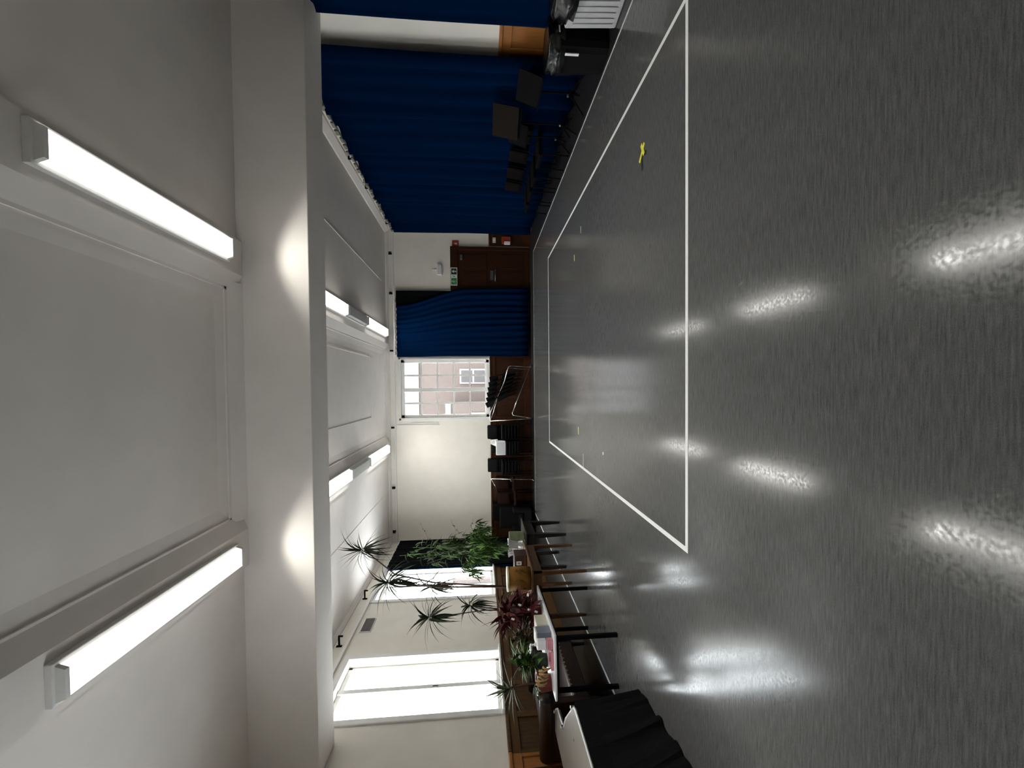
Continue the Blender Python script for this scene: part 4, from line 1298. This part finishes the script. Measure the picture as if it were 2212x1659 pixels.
# broad leafed small plant next to it
R = random.Random(23)
p7 = thing('round_leaf_plant', 'small plant with one bright curled leaf beside the tan wrapped pot', 'plant', (-3.24, 6.18, GZ))
pot(p7, M['dark_pot'], 0.08, 0.24)
for k in range(16):
    place(LV['round_a'], 'leaf', (0, 0, 0.24), k * 2.4, 1.2 - 0.09 * k, 0.17, p7, R.uniform(-0.3, 0.3))
for az, el in ((-0.6, 0.5), (-1.4, 0.9), (-0.1, 0.8)):
    place(LV['grn_a'], 'leaf', (0.05, -0.04, 0.26), az, el, 0.24, p7)

# ------------------------------------------------------------------ big green plant in a foil pot on the dark table (z = 0.75)
R = random.Random(33)
p8 = thing('weeping_fig', 'large bushy green weeping plant in a silver foil wrapped pot', 'plant', (-2.98, 7.62, TZ))
obj('foil_wrap', MB().lathe([(0, 0), (0.13, 0), (0.15, 0.05), (0.125, 0.13), (0.14, 0.24), (0.165, 0.31), (0.12, 0.28), (0, 0.26)], 30,
                            wob=lambda i, t: 1 + 0.06 * math.sin(6 * t + i * 2) + 0.05 * math.sin(13 * t + i)), M['foil'], p8)
obj('green_wrap', MB().lathe([(0, 0.0), (0.145, 0.01), (0.15, 0.28), (0, 0.28)], 20), M['green_wrap'], p8)
p8.children[-1].location = (0.10, 0.13, 0.0)
obj('soil', MB().lathe([(0, 0.26), (0.13, 0.27), (0.12, 0.29), (0, 0.30)], 14), M['soil'], p8)
branches = []
for k in range(15):
    a = k * 2.39996
    top = R.uniform(0.5, 1.2)
    out = R.uniform(0.20, 0.44)
    pts = [Vector((0.02 * math.cos(a), 0.02 * math.sin(a), 0.25)), Vector((out * 0.45 * math.cos(a), out * 0.45 * math.sin(a), 0.25 + top * 0.55)),
           Vector((out * math.cos(a), out * math.sin(a), 0.25 + top * 0.8)), Vector((out * 1.35 * math.cos(a), out * 1.35 * math.sin(a), 0.25 + top * 0.62))]
    branches.append(pts)
# tall arching branches
for tx, ty_, tz in ((-0.10, 0.10, 2.30), (0.06, 0.05, 2.05), (-0.25, 0.05, 1.80), (0.12, -0.05, 1.60), (-0.20, 0.2, 2.0), (0.0, 0.0, 1.35), (0.2, 0.1, 1.3)):
    branches.append([Vector((0, 0, 0.25)), Vector((tx * 0.25, ty_ * 0.3, 0.9)), Vector((tx * 0.5, ty_ * 0.7, 1.4)), Vector((tx, ty_, tz))])


def along(pts, u):
    n = len(pts) - 1
    i = min(n - 1, int(u * n))
    return pts[i].lerp(pts[i + 1], u * n - i)


for pts in branches:
    obj('branch', MB().tube([along(pts, i / 8) for i in range(9)], 0.008, 5, 0.003), M['green_stem'], p8)
bulk = {'leaf': MB(), 'leaf_bright': MB(), 'leaf_grey': MB()}
count = 0


def bake_leaf(mb, me, pos, az, el, L, roll):
    mt = Matrix.Translation(pos) @ Euler((roll, -el, az), 'XYZ').to_matrix().to_4x4() @ Matrix.Scale(L, 4)
    mb.add([mt @ v.co for v in me.vertices], [tuple(p.vertices) for p in me.polygons])


for bi, pts in enumerate(branches):
    tall = bi >= 15
    for k in range(46 if not tall else 50):
        u = R.uniform(0.15, 1.0)
        p = along(pts, u) + Vector((R.uniform(-0.05, 0.05), R.uniform(-0.05, 0.05), R.uniform(-0.05, 0.05)))
        az = R.uniform(0, 6.28)
        el = R.uniform(-1.3, 0.5)
        L_ = R.uniform(0.11, 0.20) * (1.15 if tall else 1.0)
        key = R.choice(['fig_a', 'fig_b', 'fig_a']) if not tall else R.choice(['fig_a', 'fig_c', 'fig_c'])
        if k < 14 and count < 280:
            place(LV[key], 'leaf', tuple(p), az, el, L_, p8, R.uniform(-0.5, 0.5))
            count += 1
        else:
            bake_leaf(bulk[{'fig_a': 'leaf', 'fig_b': 'leaf_bright', 'fig_c': 'leaf_grey'}[key]], LV[key], p, az, el, L_, R.uniform(-0.5, 0.5))
for k in bulk:
    o = obj('foliage', bulk[k], M[k], p8, smooth=True)
    o['kind'] = 'stuff'
# thin trailing twigs with tiny leaves
for pts in ([(0.05, 0, 0.3), (0.15, 0.05, 0.9), (0.30, 0.1, 1.25), (0.46, 0.15, 1.35)], [(0, 0, 0.3), (0.0, 0.05, 1.1), (0.12, 0.15, 1.75), (0.42, 0.2, 1.92)],
            [(0.05, 0, 0.3), (0.2, 0, 0.8), (0.40, 0.05, 1.0), (0.50, 0.05, 0.95)]):
    vp = [Vector(q) for q in pts]
    obj('twig', MB().tube([along(vp, i / 8) for i in range(9)], 0.003, 4, 0.0015), M['green_stem'], p8)
    for k in range(9):
        p = along(vp, 0.5 + 0.5 * k / 8)
        place(LV['twig_a'], 'leaf', tuple(p), k * 2.4, 0.2 - 0.1 * (k % 4), 0.05, p8)

bpy.context.view_layer.update()
